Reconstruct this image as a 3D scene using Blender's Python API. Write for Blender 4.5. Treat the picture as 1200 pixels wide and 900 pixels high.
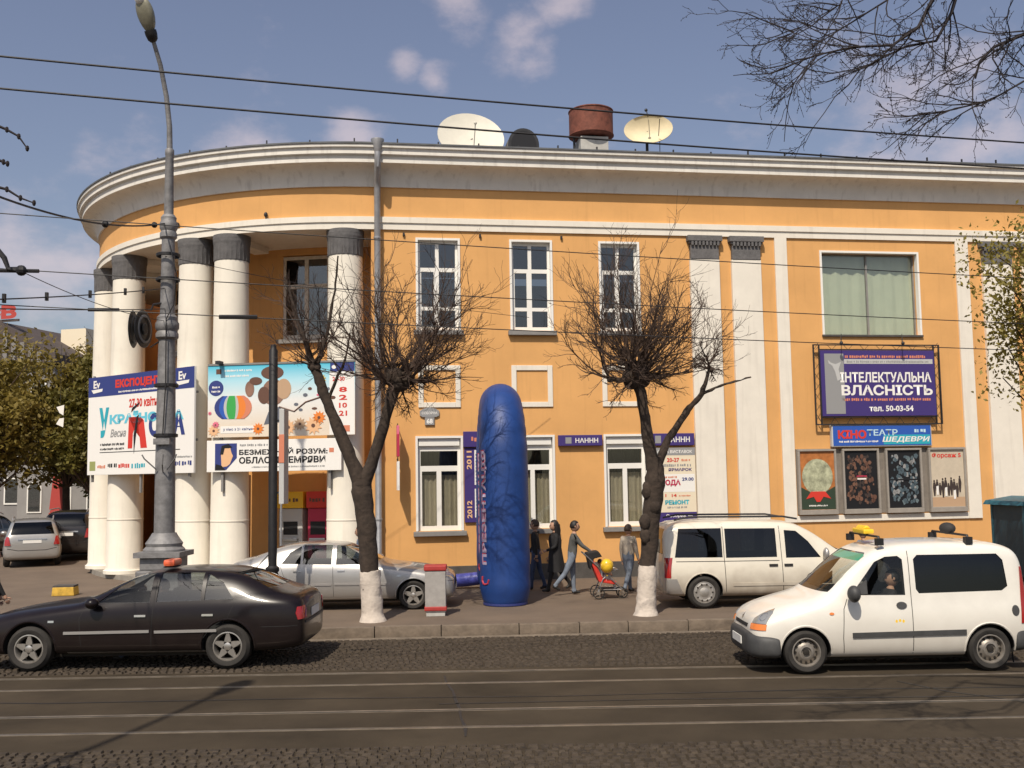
import bpy, bmesh, math, random
from mathutils import Vector, Matrix
from mathutils.bvhtree import BVHTree
PI = math.pi; R = math.radians
rnd = random.Random(7)
for o in list(bpy.data.objects): bpy.data.objects.remove(o)
S = bpy.context.scene
C = S.collection
# ---------------------------------------------------------------- camera
cam = bpy.data.cameras.new('camera'); camo = bpy.data.objects.new('camera', cam); C.objects.link(camo)
cam.sensor_width = 36; cam.lens = 36.0; cam.clip_end = 2000
camo.matrix_world = Matrix.Translation((0, 0, 2.9)) @ Matrix.Rotation(PI/2+math.atan(106/1200), 4, 'X') @ Matrix.Rotation(-.016, 4, 'Z')
S.camera = camo
# ---------------------------------------------------------------- world, sun, exposure
SUN_EL, SUN_AZ = R(52), R(197)          # where the sun stands (azimuth from +Y, clockwise)
w = bpy.data.worlds.new('World'); S.world = w; w.use_nodes = True
nt = w.node_tree; nt.nodes.clear()
def N(t, **k):
    n = nt.nodes.new(t)
    for a, b in k.items(): setattr(n, a, b)
    return n
sky = N('ShaderNodeTexSky', sky_type='NISHITA'); sky.sun_disc = False
sky.sun_elevation = SUN_EL; sky.sun_rotation = SUN_AZ
sky.air_density = 1.2; sky.dust_density = 2.2; sky.ozone_density = 2.5
tc = N('ShaderNodeTexCoord')
mp = N('ShaderNodeMapping'); mp.inputs['Scale'].default_value = (1, 1, 1.7)
nt.links.new(tc.outputs['Generated'], mp.inputs['Vector'])
ns = N('ShaderNodeTexNoise'); ns.inputs['Scale'].default_value = 11; ns.inputs['Detail'].default_value = 7; ns.inputs['Roughness'].default_value = .58
nt.links.new(mp.outputs[0], ns.inputs['Vector'])
prev = None
for (x, y, z, r) in [(.013,.916,.402,.05), (-.098,.919,.381,.04), (-.041,.902,.429,.055), (-.235,.927,.308,.075), (-.15,.938,.312,.06), (.345,.886,.29,.16),
                     (-.424,.882,.19,.17), (.052,.902,.432,.05), (.032,.921,.388,.045), (-.07,.93,.37,.03), (.6,.7,.35,.2), (-.7,.6,.4,.2), (.1,-.8,.5,.25), (.8,-.2,.5,.2), (-.8,-.3,.45,.22)]:
    d = N('ShaderNodeVectorMath', operation='DISTANCE'); d.inputs[1].default_value = (x, y, z)
    nt.links.new(tc.outputs['Generated'], d.inputs[0])
    m = N('ShaderNodeMapRange'); m.interpolation_type = 'SMOOTHSTEP'; m.inputs['From Min'].default_value = r; m.inputs['From Max'].default_value = 0
    nt.links.new(d.outputs['Value'], m.inputs['Value'])
    if prev is None: prev = m.outputs[0]
    else:
        a = N('ShaderNodeMath', operation='MAXIMUM'); nt.links.new(prev, a.inputs[0]); nt.links.new(m.outputs[0], a.inputs[1]); prev = a.outputs[0]
ad = N('ShaderNodeMath', operation='MULTIPLY_ADD'); ad.inputs[1].default_value = .34; nt.links.new(prev, ad.inputs[0]); nt.links.new(ns.outputs['Fac'], ad.inputs[2])
cr = N('ShaderNodeMapRange'); cr.interpolation_type = 'SMOOTHSTEP'
cr.inputs['From Min'].default_value = .60; cr.inputs['From Max'].default_value = .98; cr.inputs['To Max'].default_value = .5
nt.links.new(ad.outputs[0], cr.inputs['Value'])
hs = N('ShaderNodeHueSaturation'); hs.inputs['Saturation'].default_value = .82; hs.inputs['Hue'].default_value = .515; hs.inputs['Value'].default_value = 1.08
nt.links.new(sky.outputs[0], hs.inputs['Color'])
mx = N('ShaderNodeMix', data_type='RGBA'); mx.inputs['B'].default_value = (9.0, 7.4, 7.4, 1)
nt.links.new(cr.outputs[0], mx.inputs['Factor']); nt.links.new(hs.outputs[0], mx.inputs['A'])
bg = N('ShaderNodeBackground'); bg.inputs['Strength'].default_value = .095
out = N('ShaderNodeOutputWorld'); nt.links.new(mx.outputs['Result'], bg.inputs['Color']); nt.links.new(bg.outputs[0], out.inputs['Surface'])
sun = bpy.data.lights.new('sun', 'SUN'); sun.energy = 4.5; sun.angle = R(.53); sun.color = (1, .90, .76)
suno = bpy.data.objects.new('sun', sun); C.objects.link(suno)
sd = Vector((math.sin(SUN_AZ)*math.cos(SUN_EL), math.cos(SUN_AZ)*math.cos(SUN_EL), math.sin(SUN_EL)))
suno.rotation_euler = sd.to_track_quat('Z', 'Y').to_euler(); suno.location = sd*60
vs = S.view_settings; vs.view_transform = 'Standard'; vs.look = 'None'; vs.exposure = 0; vs.gamma = 1; vs.use_curve_mapping = False
# ---------------------------------------------------------------- helpers
class MB:
    """collects shapes; build() links them as ONE mesh object"""
    def __init__(s): s.v = []; s.f = []; s.m = []
    def add(s, vs, fs, m=0):
        n = len(s.v); s.v += [tuple(p) for p in vs]; s.f += [tuple(i+n for i in f) for f in fs]; s.m += [m]*len(fs); return s
    def box(s, x0, x1, y0, y1, z0, z1, m=0):
        return s.add([(x, y, z) for z in (z0, z1) for y in (y0, y1) for x in (x0, x1)],
                     [(0,2,3,1), (4,5,7,6), (0,1,5,4), (2,6,7,3), (0,4,6,2), (1,3,7,5)], m)
    def lathe(s, prof, n=24, c=(0,0,0), axis='Z', m=0, cap=True, seg=None):
        vs = []
        for (r, z) in prof:
            for k in range(n):
                a = 2*PI*k/n; p = (r*math.cos(a), r*math.sin(a), z)
                if axis == 'Y': p = (p[0], p[2], p[1])
                if axis == 'X': p = (p[2], p[0], p[1])
                vs.append((c[0]+p[0], c[1]+p[1], c[2]+p[2]))
        fs = []
        for i in range(len(prof)-1):
            for k in range(n):
                a, b = i*n+k, i*n+(k+1) % n; q = (a, b, b+n, a+n)
                fs.append(q if axis != 'Y' else q[::-1])
        if cap:
            fs.append(tuple(range(n))[::-1]); fs.append(tuple((len(prof)-1)*n+k for k in range(n)))
        return s.add(vs, fs, m)
    def tube(s, pts, rad, n=6, m=0, cap=True):
        pts = [Vector(p) for p in pts]
        if not isinstance(rad, (list, tuple)): rad = [rad]*len(pts)
        vs = []; t0 = None; u = None
        for i, p in enumerate(pts):
            t = (pts[min(i+1, len(pts)-1)]-pts[max(i-1, 0)])
            t = t.normalized() if t.length > 1e-9 else Vector((0,0,1))
            if u is None: u = t.orthogonal().normalized()
            else:
                u = u-t*u.dot(t); u = u.normalized() if u.length > 1e-6 else t.orthogonal().normalized()
            w_ = t.cross(u)
            for k in range(n):
                a = 2*PI*k/n; vs.append(p+(u*math.cos(a)+w_*math.sin(a))*rad[i])
        fs = [(i*n+k, i*n+(k+1) % n, (i+1)*n+(k+1) % n, (i+1)*n+k) for i in range(len(pts)-1) for k in range(n)]
        if cap: fs += [tuple(range(n))[::-1], tuple((len(pts)-1)*n+k for k in range(n))]
        return s.add(vs, fs, m)
    def prism(s, poly, y0, y1, m=0, f=None):
        """poly in (x,z), extruded along y; f maps (x,y,z)"""
        n = len(poly); vs = [(x, y0, z) for x, z in poly]+[(x, y1, z) for x, z in poly]
        if f: vs = [f(*p) for p in vs]
        ar = sum(poly[i][0]*poly[(i+1) % n][1]-poly[(i+1) % n][0]*poly[i][1] for i in range(n))
        fs = [tuple(range(n)), tuple(range(n, 2*n))[::-1]]+[(i, i+n, (i+1) % n+n, (i+1) % n) for i in range(n)]
        if (ar < 0) != (y0 > y1): fs = [q[::-1] for q in fs]
        return s.add(vs, fs, m)
    def ball(s, c, r, nu=12, nv=8, m=0, f=None):
        if not isinstance(r, (list, tuple)): r = (r, r, r)
        vs = [(0,0,-1)]+[(math.cos(2*PI*k/nu)*math.sin(PI*j/nv), math.sin(2*PI*k/nu)*math.sin(PI*j/nv), -math.cos(PI*j/nv)) for j in range(1, nv) for k in range(nu)]+[(0,0,1)]
        vs = [(c[0]+x*r[0], c[1]+y*r[1], c[2]+z*r[2]) for x, y, z in vs]
        if f: vs = [f(*p) for p in vs]
        fs = [(0, 1+(k+1) % nu, 1+k) for k in range(nu)]
        for j in range(nv-2):
            for k in range(nu):
                a, b = 1+j*nu+k, 1+j*nu+(k+1) % nu; fs.append((a, b, b+nu, a+nu))
        e = len(vs)-1; o = 1+(nv-2)*nu
        fs += [(o+k, o+(k+1) % nu, e) for k in range(nu)]
        return s.add(vs, fs, m)
    def sweep(s, prof, path, m=0, closed=False):
        """prof (out, z) swept along path of (x, y, nx, ny): outward normals"""
        n = len(prof); vs = [(x+nx*o, y+ny*o, z) for (x, y, nx, ny) in path for (o, z) in prof]
        k = n if closed else n-1
        fs = [(i*n+j, i*n+(j+1) % n, (i+1)*n+(j+1) % n, (i+1)*n+j) for i in range(len(path)-1) for j in range(k)]
        if closed: fs += [tuple(range(n))[::-1], tuple((len(path)-1)*n+j for j in range(n))]
        return s.add(vs, fs, m)
    def xf(s, M):
        s.v = [tuple(M @ Vector(p)) for p in s.v]; return s
    def build(s, name, mats, parent=None, smooth=None, bevel=0, loc=None, rz=0, fixn=False):
        me = bpy.data.meshes.new(name); me.from_pydata(s.v, [], s.f)
        if not isinstance(mats, (list, tuple)): mats = [mats]
        for q in mats: me.materials.append(q)
        if len(mats) > 1: me.polygons.foreach_set('material_index', s.m)
        if bevel or fixn:
            bm = bmesh.new(); bm.from_mesh(me)
            if fixn: bmesh.ops.recalc_face_normals(bm, faces=bm.faces)
            if bevel:
                es = [e for e in bm.edges if len(e.link_faces) == 2 and e.calc_face_angle(0) > .6]
                bmesh.ops.bevel(bm, geom=es, offset=bevel, segments=2, affect='EDGES', profile=.6)
            bm.to_mesh(me); bm.free()
        if smooth is not None:
            me.polygons.foreach_set('use_smooth', [True]*len(me.polygons)); me.set_sharp_from_angle(angle=R(smooth))
        me.update()
        o = bpy.data.objects.new(name, me); C.objects.link(o)
        if parent: o.parent = parent
        if loc: o.location = loc
        o.rotation_euler.z = rz
        return o
def obj(name, me, parent=None):
    o = bpy.data.objects.new(name, me); C.objects.link(o); o.parent = parent; return o
def empty(name, loc=(0,0,0), rz=0, parent=None):
    o = bpy.data.objects.new(name, None); C.objects.link(o); o.location = loc; o.rotation_euler.z = rz; o.empty_display_size = .3
    if parent: o.parent = parent
    return o
def tag(o, label=None, cat=None, group=None, kind=None):
    if label: o['label'] = label
    if cat: o['category'] = cat
    if group: o['group'] = group
    if kind: o['kind'] = kind
    return o
def copy_tree(o, parent=None):
    c = o.copy(); C.objects.link(c); c.parent = parent
    for ch in list(o.children): copy_tree(ch, c)
    return c
def evalmesh(o):
    dg = bpy.context.evaluated_depsgraph_get(); dg.update()
    return bpy.data.meshes.new_from_object(o.evaluated_get(dg))
def letters(txt, x0, x1, z0, z1, y, m, parent, name='lettering', bold=.0, vert=False, skew=0, thick=.004, keep=False):
    """text mesh fitted into the rectangle x0..x1, z0..z1 of a board facing -y"""
    cu = bpy.data.curves.new('t', 'FONT'); cu.body = txt; cu.size = 1; cu.offset = bold; cu.extrude = 0; cu.resolution_u = 2
    t = bpy.data.objects.new('t', cu); C.objects.link(t); me = evalmesh(t); bpy.data.objects.remove(t); bpy.data.curves.remove(cu)
    P = [v.co.copy() for v in me.vertices]
    if vert: P = [Vector((-p.y, p.x, 0)) for p in P]
    ax, bx = min(p.x for p in P), max(p.x for p in P); ay, by = min(p.y for p in P), max(p.y for p in P)
    sx, sy = (x1-x0)/(bx-ax), (z1-z0)/(by-ay)
    if keep: sx = sy = min(sx, sy)
    for v, p in zip(me.vertices, P):
        zz = z0+(p.y-ay)*sy
        v.co = (x0+(p.x-ax)*sx+skew*(zz-z0), y-thick, zz)
    me.materials.clear(); me.materials.append(m)
    return obj(name, me, parent)
# ---------------------------------------------------------------- materials
MATS = {}
def mat(name, col, rough=.7, metal=0, var=.0, vs=3., bump=0, bs=30., coat=0, col2=None, streak=0, spec=.5, detail=5, rvar=0):
    m = bpy.data.materials.new(name); m.use_nodes = True; t = m.node_tree; b = t.nodes['Principled BSDF']
    b.inputs['Base Color'].default_value = (*col, 1); b.inputs['Roughness'].default_value = rough; b.inputs['Metallic'].default_value = metal
    b.inputs['Coat Weight'].default_value = coat; b.inputs['Coat Roughness'].default_value = .06; b.inputs['Specular IOR Level'].default_value = spec
    if var or bump or streak or col2 or rvar:
        c = t.nodes.new('ShaderNodeTexCoord')
    if var or col2:
        n = t.nodes.new('ShaderNodeTexNoise'); n.inputs['Scale'].default_value = vs; n.inputs['Detail'].default_value = detail; n.inputs['Roughness'].default_value = .65
        t.links.new(c.outputs['Object'], n.inputs['Vector'])
        r = t.nodes.new('ShaderNodeMapRange'); r.inputs['From Min'].default_value = .3; r.inputs['From Max'].default_value = .7; t.links.new(n.outputs['Fac'], r.inputs['Value'])
        x = t.nodes.new('ShaderNodeMix'); x.data_type = 'RGBA'
        x.inputs['A'].default_value = (*[q*(1-var) for q in col], 1); x.inputs['B'].default_value = (*(col2 or [min(1, q*(1+var)) for q in col]), 1)
        t.links.new(r.outputs[0], x.inputs['Factor']); o = x.outputs['Result']
        if streak:
            mp = t.nodes.new('ShaderNodeMapping'); mp.inputs['Scale'].default_value = (5, 5, .35); t.links.new(c.outputs['Object'], mp.inputs['Vector'])
            n2 = t.nodes.new('ShaderNodeTexNoise'); n2.inputs['Scale'].default_value = 1.4; n2.inputs['Detail'].default_value = 6; t.links.new(mp.outputs[0], n2.inputs['Vector'])
            r2 = t.nodes.new('ShaderNodeMapRange'); r2.inputs['From Min'].default_value = .55; r2.inputs['From Max'].default_value = .75; r2.inputs['To Max'].default_value = streak; t.links.new(n2.outputs['Fac'], r2.inputs['Value'])
            x2 = t.nodes.new('ShaderNodeMix'); x2.data_type = 'RGBA'; x2.inputs['B'].default_value = (col[0]*.55, col[1]*.52, col[2]*.5, 1)
            t.links.new(r2.outputs[0], x2.inputs['Factor']); t.links.new(o, x2.inputs['A']); o = x2.outputs['Result']
        t.links.new(o, b.inputs['Base Color'])
    if rvar:
        n = t.nodes.new('ShaderNodeTexNoise'); n.inputs['Scale'].default_value = vs*1.7; n.inputs['Detail'].default_value = 6; t.links.new(c.outputs['Object'], n.inputs['Vector'])
        r = t.nodes.new('ShaderNodeMapRange'); r.inputs['From Min'].default_value = .35; r.inputs['From Max'].default_value = .65
        r.inputs['To Min'].default_value = rough; r.inputs['To Max'].default_value = min(1, rough+rvar); t.links.new(n.outputs['Fac'], r.inputs['Value']); t.links.new(r.outputs[0], b.inputs['Roughness'])
    if bump:
        n = t.nodes.new('ShaderNodeTexNoise'); n.inputs['Scale'].default_value = bs; n.inputs['Detail'].default_value = 6; t.links.new(c.outputs['Object'], n.inputs['Vector'])
        q = t.nodes.new('ShaderNodeBump'); q.inputs['Strength'].default_value = bump; q.inputs['Distance'].default_value = .02
        t.links.new(n.outputs['Fac'], q.inputs['Height']); t.links.new(q.outputs[0], b.inputs['Normal'])
    MATS[name] = m; return m
def glass(name, tint, refl=1.0, rough=.02):
    m = bpy.data.materials.new(name); m.use_nodes = True; t = m.node_tree; t.nodes.clear()
    o = t.nodes.new('ShaderNodeOutputMaterial'); x = t.nodes.new('ShaderNodeMixShader'); f = t.nodes.new('ShaderNodeLayerWeight'); f.inputs['Blend'].default_value = .5; pw = t.nodes.new('ShaderNodeMath'); pw.operation = 'POWER'; pw.inputs[1].default_value = 5; sc = t.nodes.new('ShaderNodeMath'); sc.operation = 'MULTIPLY_ADD'; sc.inputs[1].default_value = .94; sc.inputs[2].default_value = .05; t.links.new(f.outputs['Facing'], pw.inputs[0]); t.links.new(pw.outputs[0], sc.inputs[0])
    tr = t.nodes.new('ShaderNodeBsdfTransparent'); tr.inputs['Color'].default_value = (*tint, 1)
    g = t.nodes.new('ShaderNodeBsdfGlossy'); g.inputs['Roughness'].default_value = rough; g.inputs['Color'].default_value = (1, 1, 1, 1)
    mm = t.nodes.new('ShaderNodeMath'); mm.operation = 'MULTIPLY'; mm.inputs[1].default_value = refl*1.6; mm.use_clamp = True
    t.links.new(sc.outputs[0], mm.inputs[0]); t.links.new(mm.outputs[0], x.inputs[0]); t.links.new(tr.outputs[0], x.inputs[1]); t.links.new(g.outputs[0], x.inputs[2]); t.links.new(x.outputs[0], o.inputs['Surface'])
    MATS[name] = m; return m
M = MATS
mat('stucco', (.66, .352, .125), .9, var=.10, vs=.55, bump=.14, bs=55, streak=.20, detail=9)
mat('plinth', (.075, .068, .062), .9, var=.25, vs=4, bump=.3, bs=25)
mat('white_stucco', (.74, .69, .60), .85, var=.05, vs=2, bump=.1, bs=40, streak=.22)
mat('column_paint', (.76, .71, .61), .75, var=.05, vs=2, bump=.08, bs=30, streak=.2)
mat('grey_stone', (.125, .12, .12), .9, var=.2, vs=6, bump=.5, bs=22)
mat('cornice_paint', (.70, .67, .61), .85, var=.08, vs=1.6, streak=.45, bump=.15, bs=30)
mat('roof_metal', (.16, .165, .17), .55, .4, var=.25, vs=2)
mat('frame_white', (.78, .76, .71), .45)
mat('frame_worn', (.66, .61, .53), .7, var=.15, vs=9)
mat('sill_grey', (.22, .21, .2), .7, var=.1, vs=6)
mat('curtain', (.50, .44, .33), .9, var=.08, vs=12)
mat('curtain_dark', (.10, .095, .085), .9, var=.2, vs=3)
mat('curtain_green', (.58, .57, .48), .85, var=.06, vs=2)
mat('room_dark', (.06, .05, .045), .9)
glass('window_glass', (.85, .86, .84)); glass('window_glass_dark', (.5, .51, .52), 1.3); glass('green_glass', (.90, .93, .89), .9)
mat('pipe_metal', (.36, .36, .37), .45, .5, var=.15, vs=5)
mat('dark_metal', (.03, .03, .032), .5, .3, var=.3, vs=8)
mat('black_iron', (.018, .017, .018), .55, .2, var=.3, vs=10, bump=.1, bs=40)
mat('lamp_paint', (.20, .195, .195), .6, .2, var=.3, vs=5, bump=.35, bs=18)
mat('steel', (.45, .45, .45), .35, .9)
mat('rust', (.17, .055, .035), .8, .1, var=.4, vs=5, bump=.2, bs=20)
mat('dish_white', (.62, .59, .50), .6, var=.06, vs=3)
mat('dish_cream', (.66, .56, .36), .6, var=.1, vs=3)
mat('concrete_grey', (.42, .41, .38), .85, var=.15, vs=5)
mat('kerb_stone', (.165, .128, .094), .9, var=.25, vs=5, bump=.5, bs=14)
mat('bark', (.042, .029, .021), .95, var=.35, vs=9, bump=.9, bs=14)
mat('twig', (.058, .035, .024), .9, var=.2, vs=5)
mat('twig_dark', (.018, .013, .014), .9)
mat('whitewash', (.56, .49, .42), .95, var=.14, vs=7, bump=.7, bs=16)
for n_, c_ in dict(white=(.8,.78,.74), cream=(.75,.66,.5), navy=(.035,.05,.2), blue=(.03,.10,.42), purple=(.055,.035,.17), red=(.6,.045,.03), crimson=(.45,.03,.08), orange=(.75,.22,.04), yellow=(.8,.48,.03), pink=(.7,.16,.25),
                   teal=(.03,.36,.45), sky_blue=(.13,.52,.66), pale_blue=(.50,.70,.78), green=(.05,.36,.08), black=(.012,.012,.014), grey=(.28,.28,.28), lightgrey=(.48,.48,.47), brown=(.13,.065,.045), salmon=(.62,.22,.13), dark_teal=(.02,.16,.22), tan=(.48,.32,.2), olive=(.3,.33,.12), peach=(.75,.45,.25)).items():
    mat('print_'+n_, c_, .5, spec=.35)
# ---------------------------------------------------------------- ground, road, rails, kerb
mat('asphalt', (.052, .040, .027), .92, spec=.15, var=.30, vs=.6, bump=.35, bs=70, rvar=.1)
mat('pavement', (.135, .100, .072), .92, var=.16, vs=.8, bump=.25, bs=60)
mat('earth', (.10, .085, .06), .95, var=.2, vs=.3)
mat('sett', (.054, .041, .029), .78, spec=.3, var=.38, vs=6.5, bump=.25, bs=60, rvar=.2, detail=3)
mat('tar', (.022, .020, .018), .6)
mat('rail_steel', (.24, .20, .155), .34, .5, var=.35, vs=2.5, rvar=.25)
g = MB().add([(-900,-900,-.05), (900,-900,-.05), (900,900,-.05), (-900,900,-.05)], [(0,1,2,3)]).build('ground', M['earth']); tag(g, kind='structure')
KA = .040                                   # the far kerb line: y = 18.86 + KA x
def kerb_y(x): return 18.86+KA*x
road = MB()
xs = [-90+6*i for i in range(31)]
road.add([(x, yy, 0) for x in xs for yy in (3.2, kerb_y(x)+.05)], [(2*i, 2*i+2, 2*i+3, 2*i+1) for i in range(len(xs)-1)])
road = road.build('road', M['asphalt']); tag(road, kind='structure')
sw = MB()
sw.add([(x, yy, .196) for x in xs for yy in (kerb_y(x)+.13, 120)], [(2*i, 2*i+2, 2*i+3, 2*i+1) for i in range(len(xs)-1)])
sw = sw.build('pavement', M['pavement']); tag(sw, kind='structure')
nsw = MB().box(-90, 90, -60, 3.2, -.04, .15).build('near_pavement', M['pavement']); tag(nsw, kind='structure')
kerb = empty('kerb', (0, 18.86, 0), math.atan(KA)); tag(kerb, kind='structure')
edges = [-14.0,-12.6,-11.3,-9.9,-8.6,-7.2,-6.0,-4.4,-2.55,-1.35,.06,1.16,2.05,3.15,4.05,5.4,6.7,8.0,9.3,10.6,12.0,13.4,14.8]
for a, b in zip(edges[:-1], edges[1:]):
    s_ = MB().box(a+.006, b-.006, rnd.uniform(-.008, .008), .15, -.03, .2+rnd.uniform(-.006, .006)).build('kerb_stone', M['kerb_stone'], kerb, smooth=40, bevel=.018)
kk = MB().box(-80, edges[0]-.01, 0, .15, -.03, .2).box(edges[-1]+.01, 80, 0, .15, -.03, .2).build('kerb_run', M['kerb_stone'], kerb)
gut = MB().box(-60, 60, -.22, -.012, -.02, .012).build('gutter_strip', mat('gutter', (.17,.135,.10), .95, var=.3, vs=4, bump=.4, bs=30), kerb)
RA = math.atan(.008)
for i, (y0, far) in enumerate(((15.52, 1), (14.63, 1), (13.03, 0), (12.11, 0))):
    lab = ['farthest tram rail beside the cobbles', 'second tram rail from the far kerb', 'third tram rail from the far kerb', 'nearest tram rail in the asphalt'][i]
    r_ = MB().box(-70, 70, -.020, .020, -.02, .009).build('tram_rail', M['rail_steel'], None, loc=(0, y0, 0), rz=RA)
    tag(r_, lab, 'tram rail', 'tram rails along the road')
    sgn = 1 if i in (1, 3) else -1
    MB().box(-70, 70, .021, .060, -.02, .004).build('groove', M['tar'], r_).scale.y = sgn
    MB().box(-70, 70, .061, .071, -.02, .006).build('guard_lip', M['rail_steel'], r_).scale.y = sgn
def setts(name, label, x0, x1, ya, yb, step, seed):
    q = random.Random(seed); mb = MB(); row = 0; y = 0
    while True:
        off = q.uniform(0, step); x = x0-off; any_ = False
        while x < x1:
            wd = step*q.uniform(.82, 1.2); yy = ya(x)+y+.02*math.sin(x*1.7+row)
            if yy+step < yb(x):
                any_ = True; h = q.uniform(.012, .026); g_ = .008; i_ = .014; tz = [h+q.uniform(-.004, .004) for _ in range(4)]
                a, b, c, d = x+g_, x+wd-g_, yy+g_, yy+step*.95-g_
                mb.add([(a,c,-.01), (b,c,-.01), (b,d,-.01), (a,d,-.01), (a+i_,c+i_,tz[0]), (b-i_,c+i_,tz[1]), (b-i_,d-i_,tz[2]), (a+i_,d-i_,tz[3])],
                       [(4,5,6,7), (0,1,5,4), (1,2,6,5), (2,3,7,6), (3,0,4,7)])
            x += wd
        y += step; row += 1
        if not any_: break
    o = mb.build(name, M['sett'], smooth=60); tag(o, label, 'cobbles', kind='stuff'); return o
setts('cobbles', 'grey stone setts between the tram track and the far kerb', -11.5, 11.5, lambda x: 15.74+.008*x, lambda x: kerb_y(x)-.16, .112, 3)
setts('cobbles', 'grey stone setts in the near lane at the bottom edge', -6.3, 6.3, lambda x: 8.7, lambda x: 11.35+.008*x, .118, 4)
tarm = MB()
for pts in ([(-1.05,15.2),(-.99,14.7),(-.86,14.1),(-.80,13.6),(-.72,13.1),(-.68,12.6),(-.60,12.1),(-.58,11.7)], [(5.2,14.3),(5.6,13.6),(6.2,13.05),(6.5,12.2)], [(-8.5,14.0),(-6.2,13.75),(-3.2,13.8),(0.5,13.7),(4,13.85),(7,13.8)], [(-1.0,13.35),(2,13.42),(5.5,13.3),(7.5,13.38)]):
    n_ = len(pts); vs_ = []
    for i, (x, y) in enumerate(pts):
        a = Vector(pts[min(i+1, n_-1)])-Vector(pts[max(i-1, 0)]); a = Vector((-a.y, a.x)).normalized()*rnd.uniform(.010, .024)
        vs_ += [(x+a.x, y+a.y, .0045), (x-a.x, y-a.y, .0045)]
    tarm.add(vs_, [(2*i, 2*i+1, 2*i+3, 2*i+2) for i in range(n_-1)])
tarm.build('tar_seams', M['tar'], road)
# ---------------------------------------------------------------- the yellow building
B = empty('corner_building', (-3.37, 26.1, 0), R(9))
tag(B, 'long orange stucco building with white columned rotunda at its left end', 'building')
UR, RR = 21.0, 8.7                          # right end of the facade, radius of the rotunda
def arc(r, ph): return (-r*math.sin(ph), RR-r*math.cos(ph))
path = [(UR, 0, 0, -1)]+[(UR-1.0*i, 0, 0, -1) for i in range(1, 21)]
path += [(*arc(RR, R(a)), -math.sin(R(a)), -math.cos(R(a))) for a in [2.5*i for i in range(0, 77)]]
def wall_open(mb, s0, s1, z0, z1, ops, depth, f, step=None, m=0):
    us = sorted({s0, s1, *[o[0] for o in ops], *[o[1] for o in ops]}); zs = sorted({z0, z1, *[o[2] for o in ops], *[o[3] for o in ops]})
    if step:
        uu = []
        for a, b in zip(us[:-1], us[1:]):
            n = max(1, math.ceil((b-a)/step)); uu += [a+(b-a)*i/n for i in range(n)]
        us = uu+[us[-1]]
    for a, b in zip(us[:-1], us[1:]):
        for c, d in zip(zs[:-1], zs[1:]):
            if any(o[0]-1e-6 <= a and b <= o[1]+1e-6 and o[2]-1e-6 <= c and d <= o[3]+1e-6 for o in ops): continue
            mb.add([f(a,0,c), f(b,0,c), f(b,0,d), f(a,0,d)], [(0,1,2,3)], m)
    for o in ops:
        a, b, c, d = o
        for (p, q, r, t) in (((a,c),(b,c),0,0), ((b,c),(b,d),0,0), ((b,d),(a,d),0,0), ((a,d),(a,c),0,0)):
            mb.add([f(p[0],0,p[1]), f(p[0],depth,p[1]), f(q[0],depth,q[1]), f(q[0],0,q[1])], [(0,1,2,3)], m)
flat = lambda u, d, z: (u, d, z)
up = [(.98, 2.03, 6.66, 9.03), (3.45, 4.49, 6.66, 9.03), (5.86, 6.88, 6.66, 9.03)]
gr = [(.94, 2.05, 1.50, 3.86), (3.42, 4.46, 1.50, 3.86), (5.88, 6.96, 1.50, 3.86)]
big = (12.15, 15.0, 6.60, 8.90)
wl = MB(); wall_open(wl, -.22, UR, .2, 10.5, up+gr+[big], .22, flat)
wl.build('facade_wall', M['stucco'], B)
MB().box(-.26, 16.9, -.05, .1, .15, .60).box(17.95, UR, -.05, .1, .15, .6).build('plinth', M['plinth'], B, bevel=.01)
# hidden sides, return of the porch and inner curved wall
MB().box(-.22, -.02, .003, 2.4, .2, 9.3).build('porch_return', M['stucco'], B)
MB().box(UR-.2, UR, .01, 18, .2, 11.2).box(-8.6, UR-.21, 17.8, 18, .2, 11.2).box(-8.7, -8.5, 8.7, 17.79, .2, 11.2).build('rear_walls', M['stucco'], B)
RI = 6.6
cur = lambda s, d, z: (*arc(RI-d, s/RI), z)
iw = [(R(p)*RI-.0, R(q)*RI, z0, z1) for p, q, z0, z1 in ((11.6, 23.4, 6.72, 9.1), (36, 48, 6.72, 9.1), (60, 72, 6.72, 9.1), (32, 50, .35, 3.0), (58, 74, .35, 3.0))]
cw = MB(); wall_open(cw, 0, R(175)*RI, .2, 9.3, iw, .25, cur, .35)
cw.build('porch_wall', M['stucco'], B, smooth=30)
# porch floor, ceiling
fl = MB(); n_ = 60
vs_ = [(*arc(RR+.1, R(-2+177*i/n_)), .33) for i in range(n_+1)]+[(*arc(RR+.1, R(-2+177*i/n_)), .15) for i in range(n_+1)]
fl.add(vs_, [tuple(range(n_+1))[::-1]]+[(i, i+1, i+n_+2, i+n_+1) for i in range(n_)]).build('porch_step', mat('step_stone', (.26,.235,.2), .9, var=.2, vs=3, bump=.2), B)
ce = MB(); ce.sweep([(0, 9.29), (-2.3, 9.29)], path[20:]); ce.build('porch_ceiling', M['white_stucco'], B)
# beams under the porch ceiling
for a in (6, 27.3, 35.2, 56.8, 72):
    MB().box(-.22, .22, 0, 1.7, 9.12, 9.285).build('ceiling_beam', M['white_stucco'], B, loc=(*arc(RR-.05, R(a)), 0), rz=-R(a))
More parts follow.
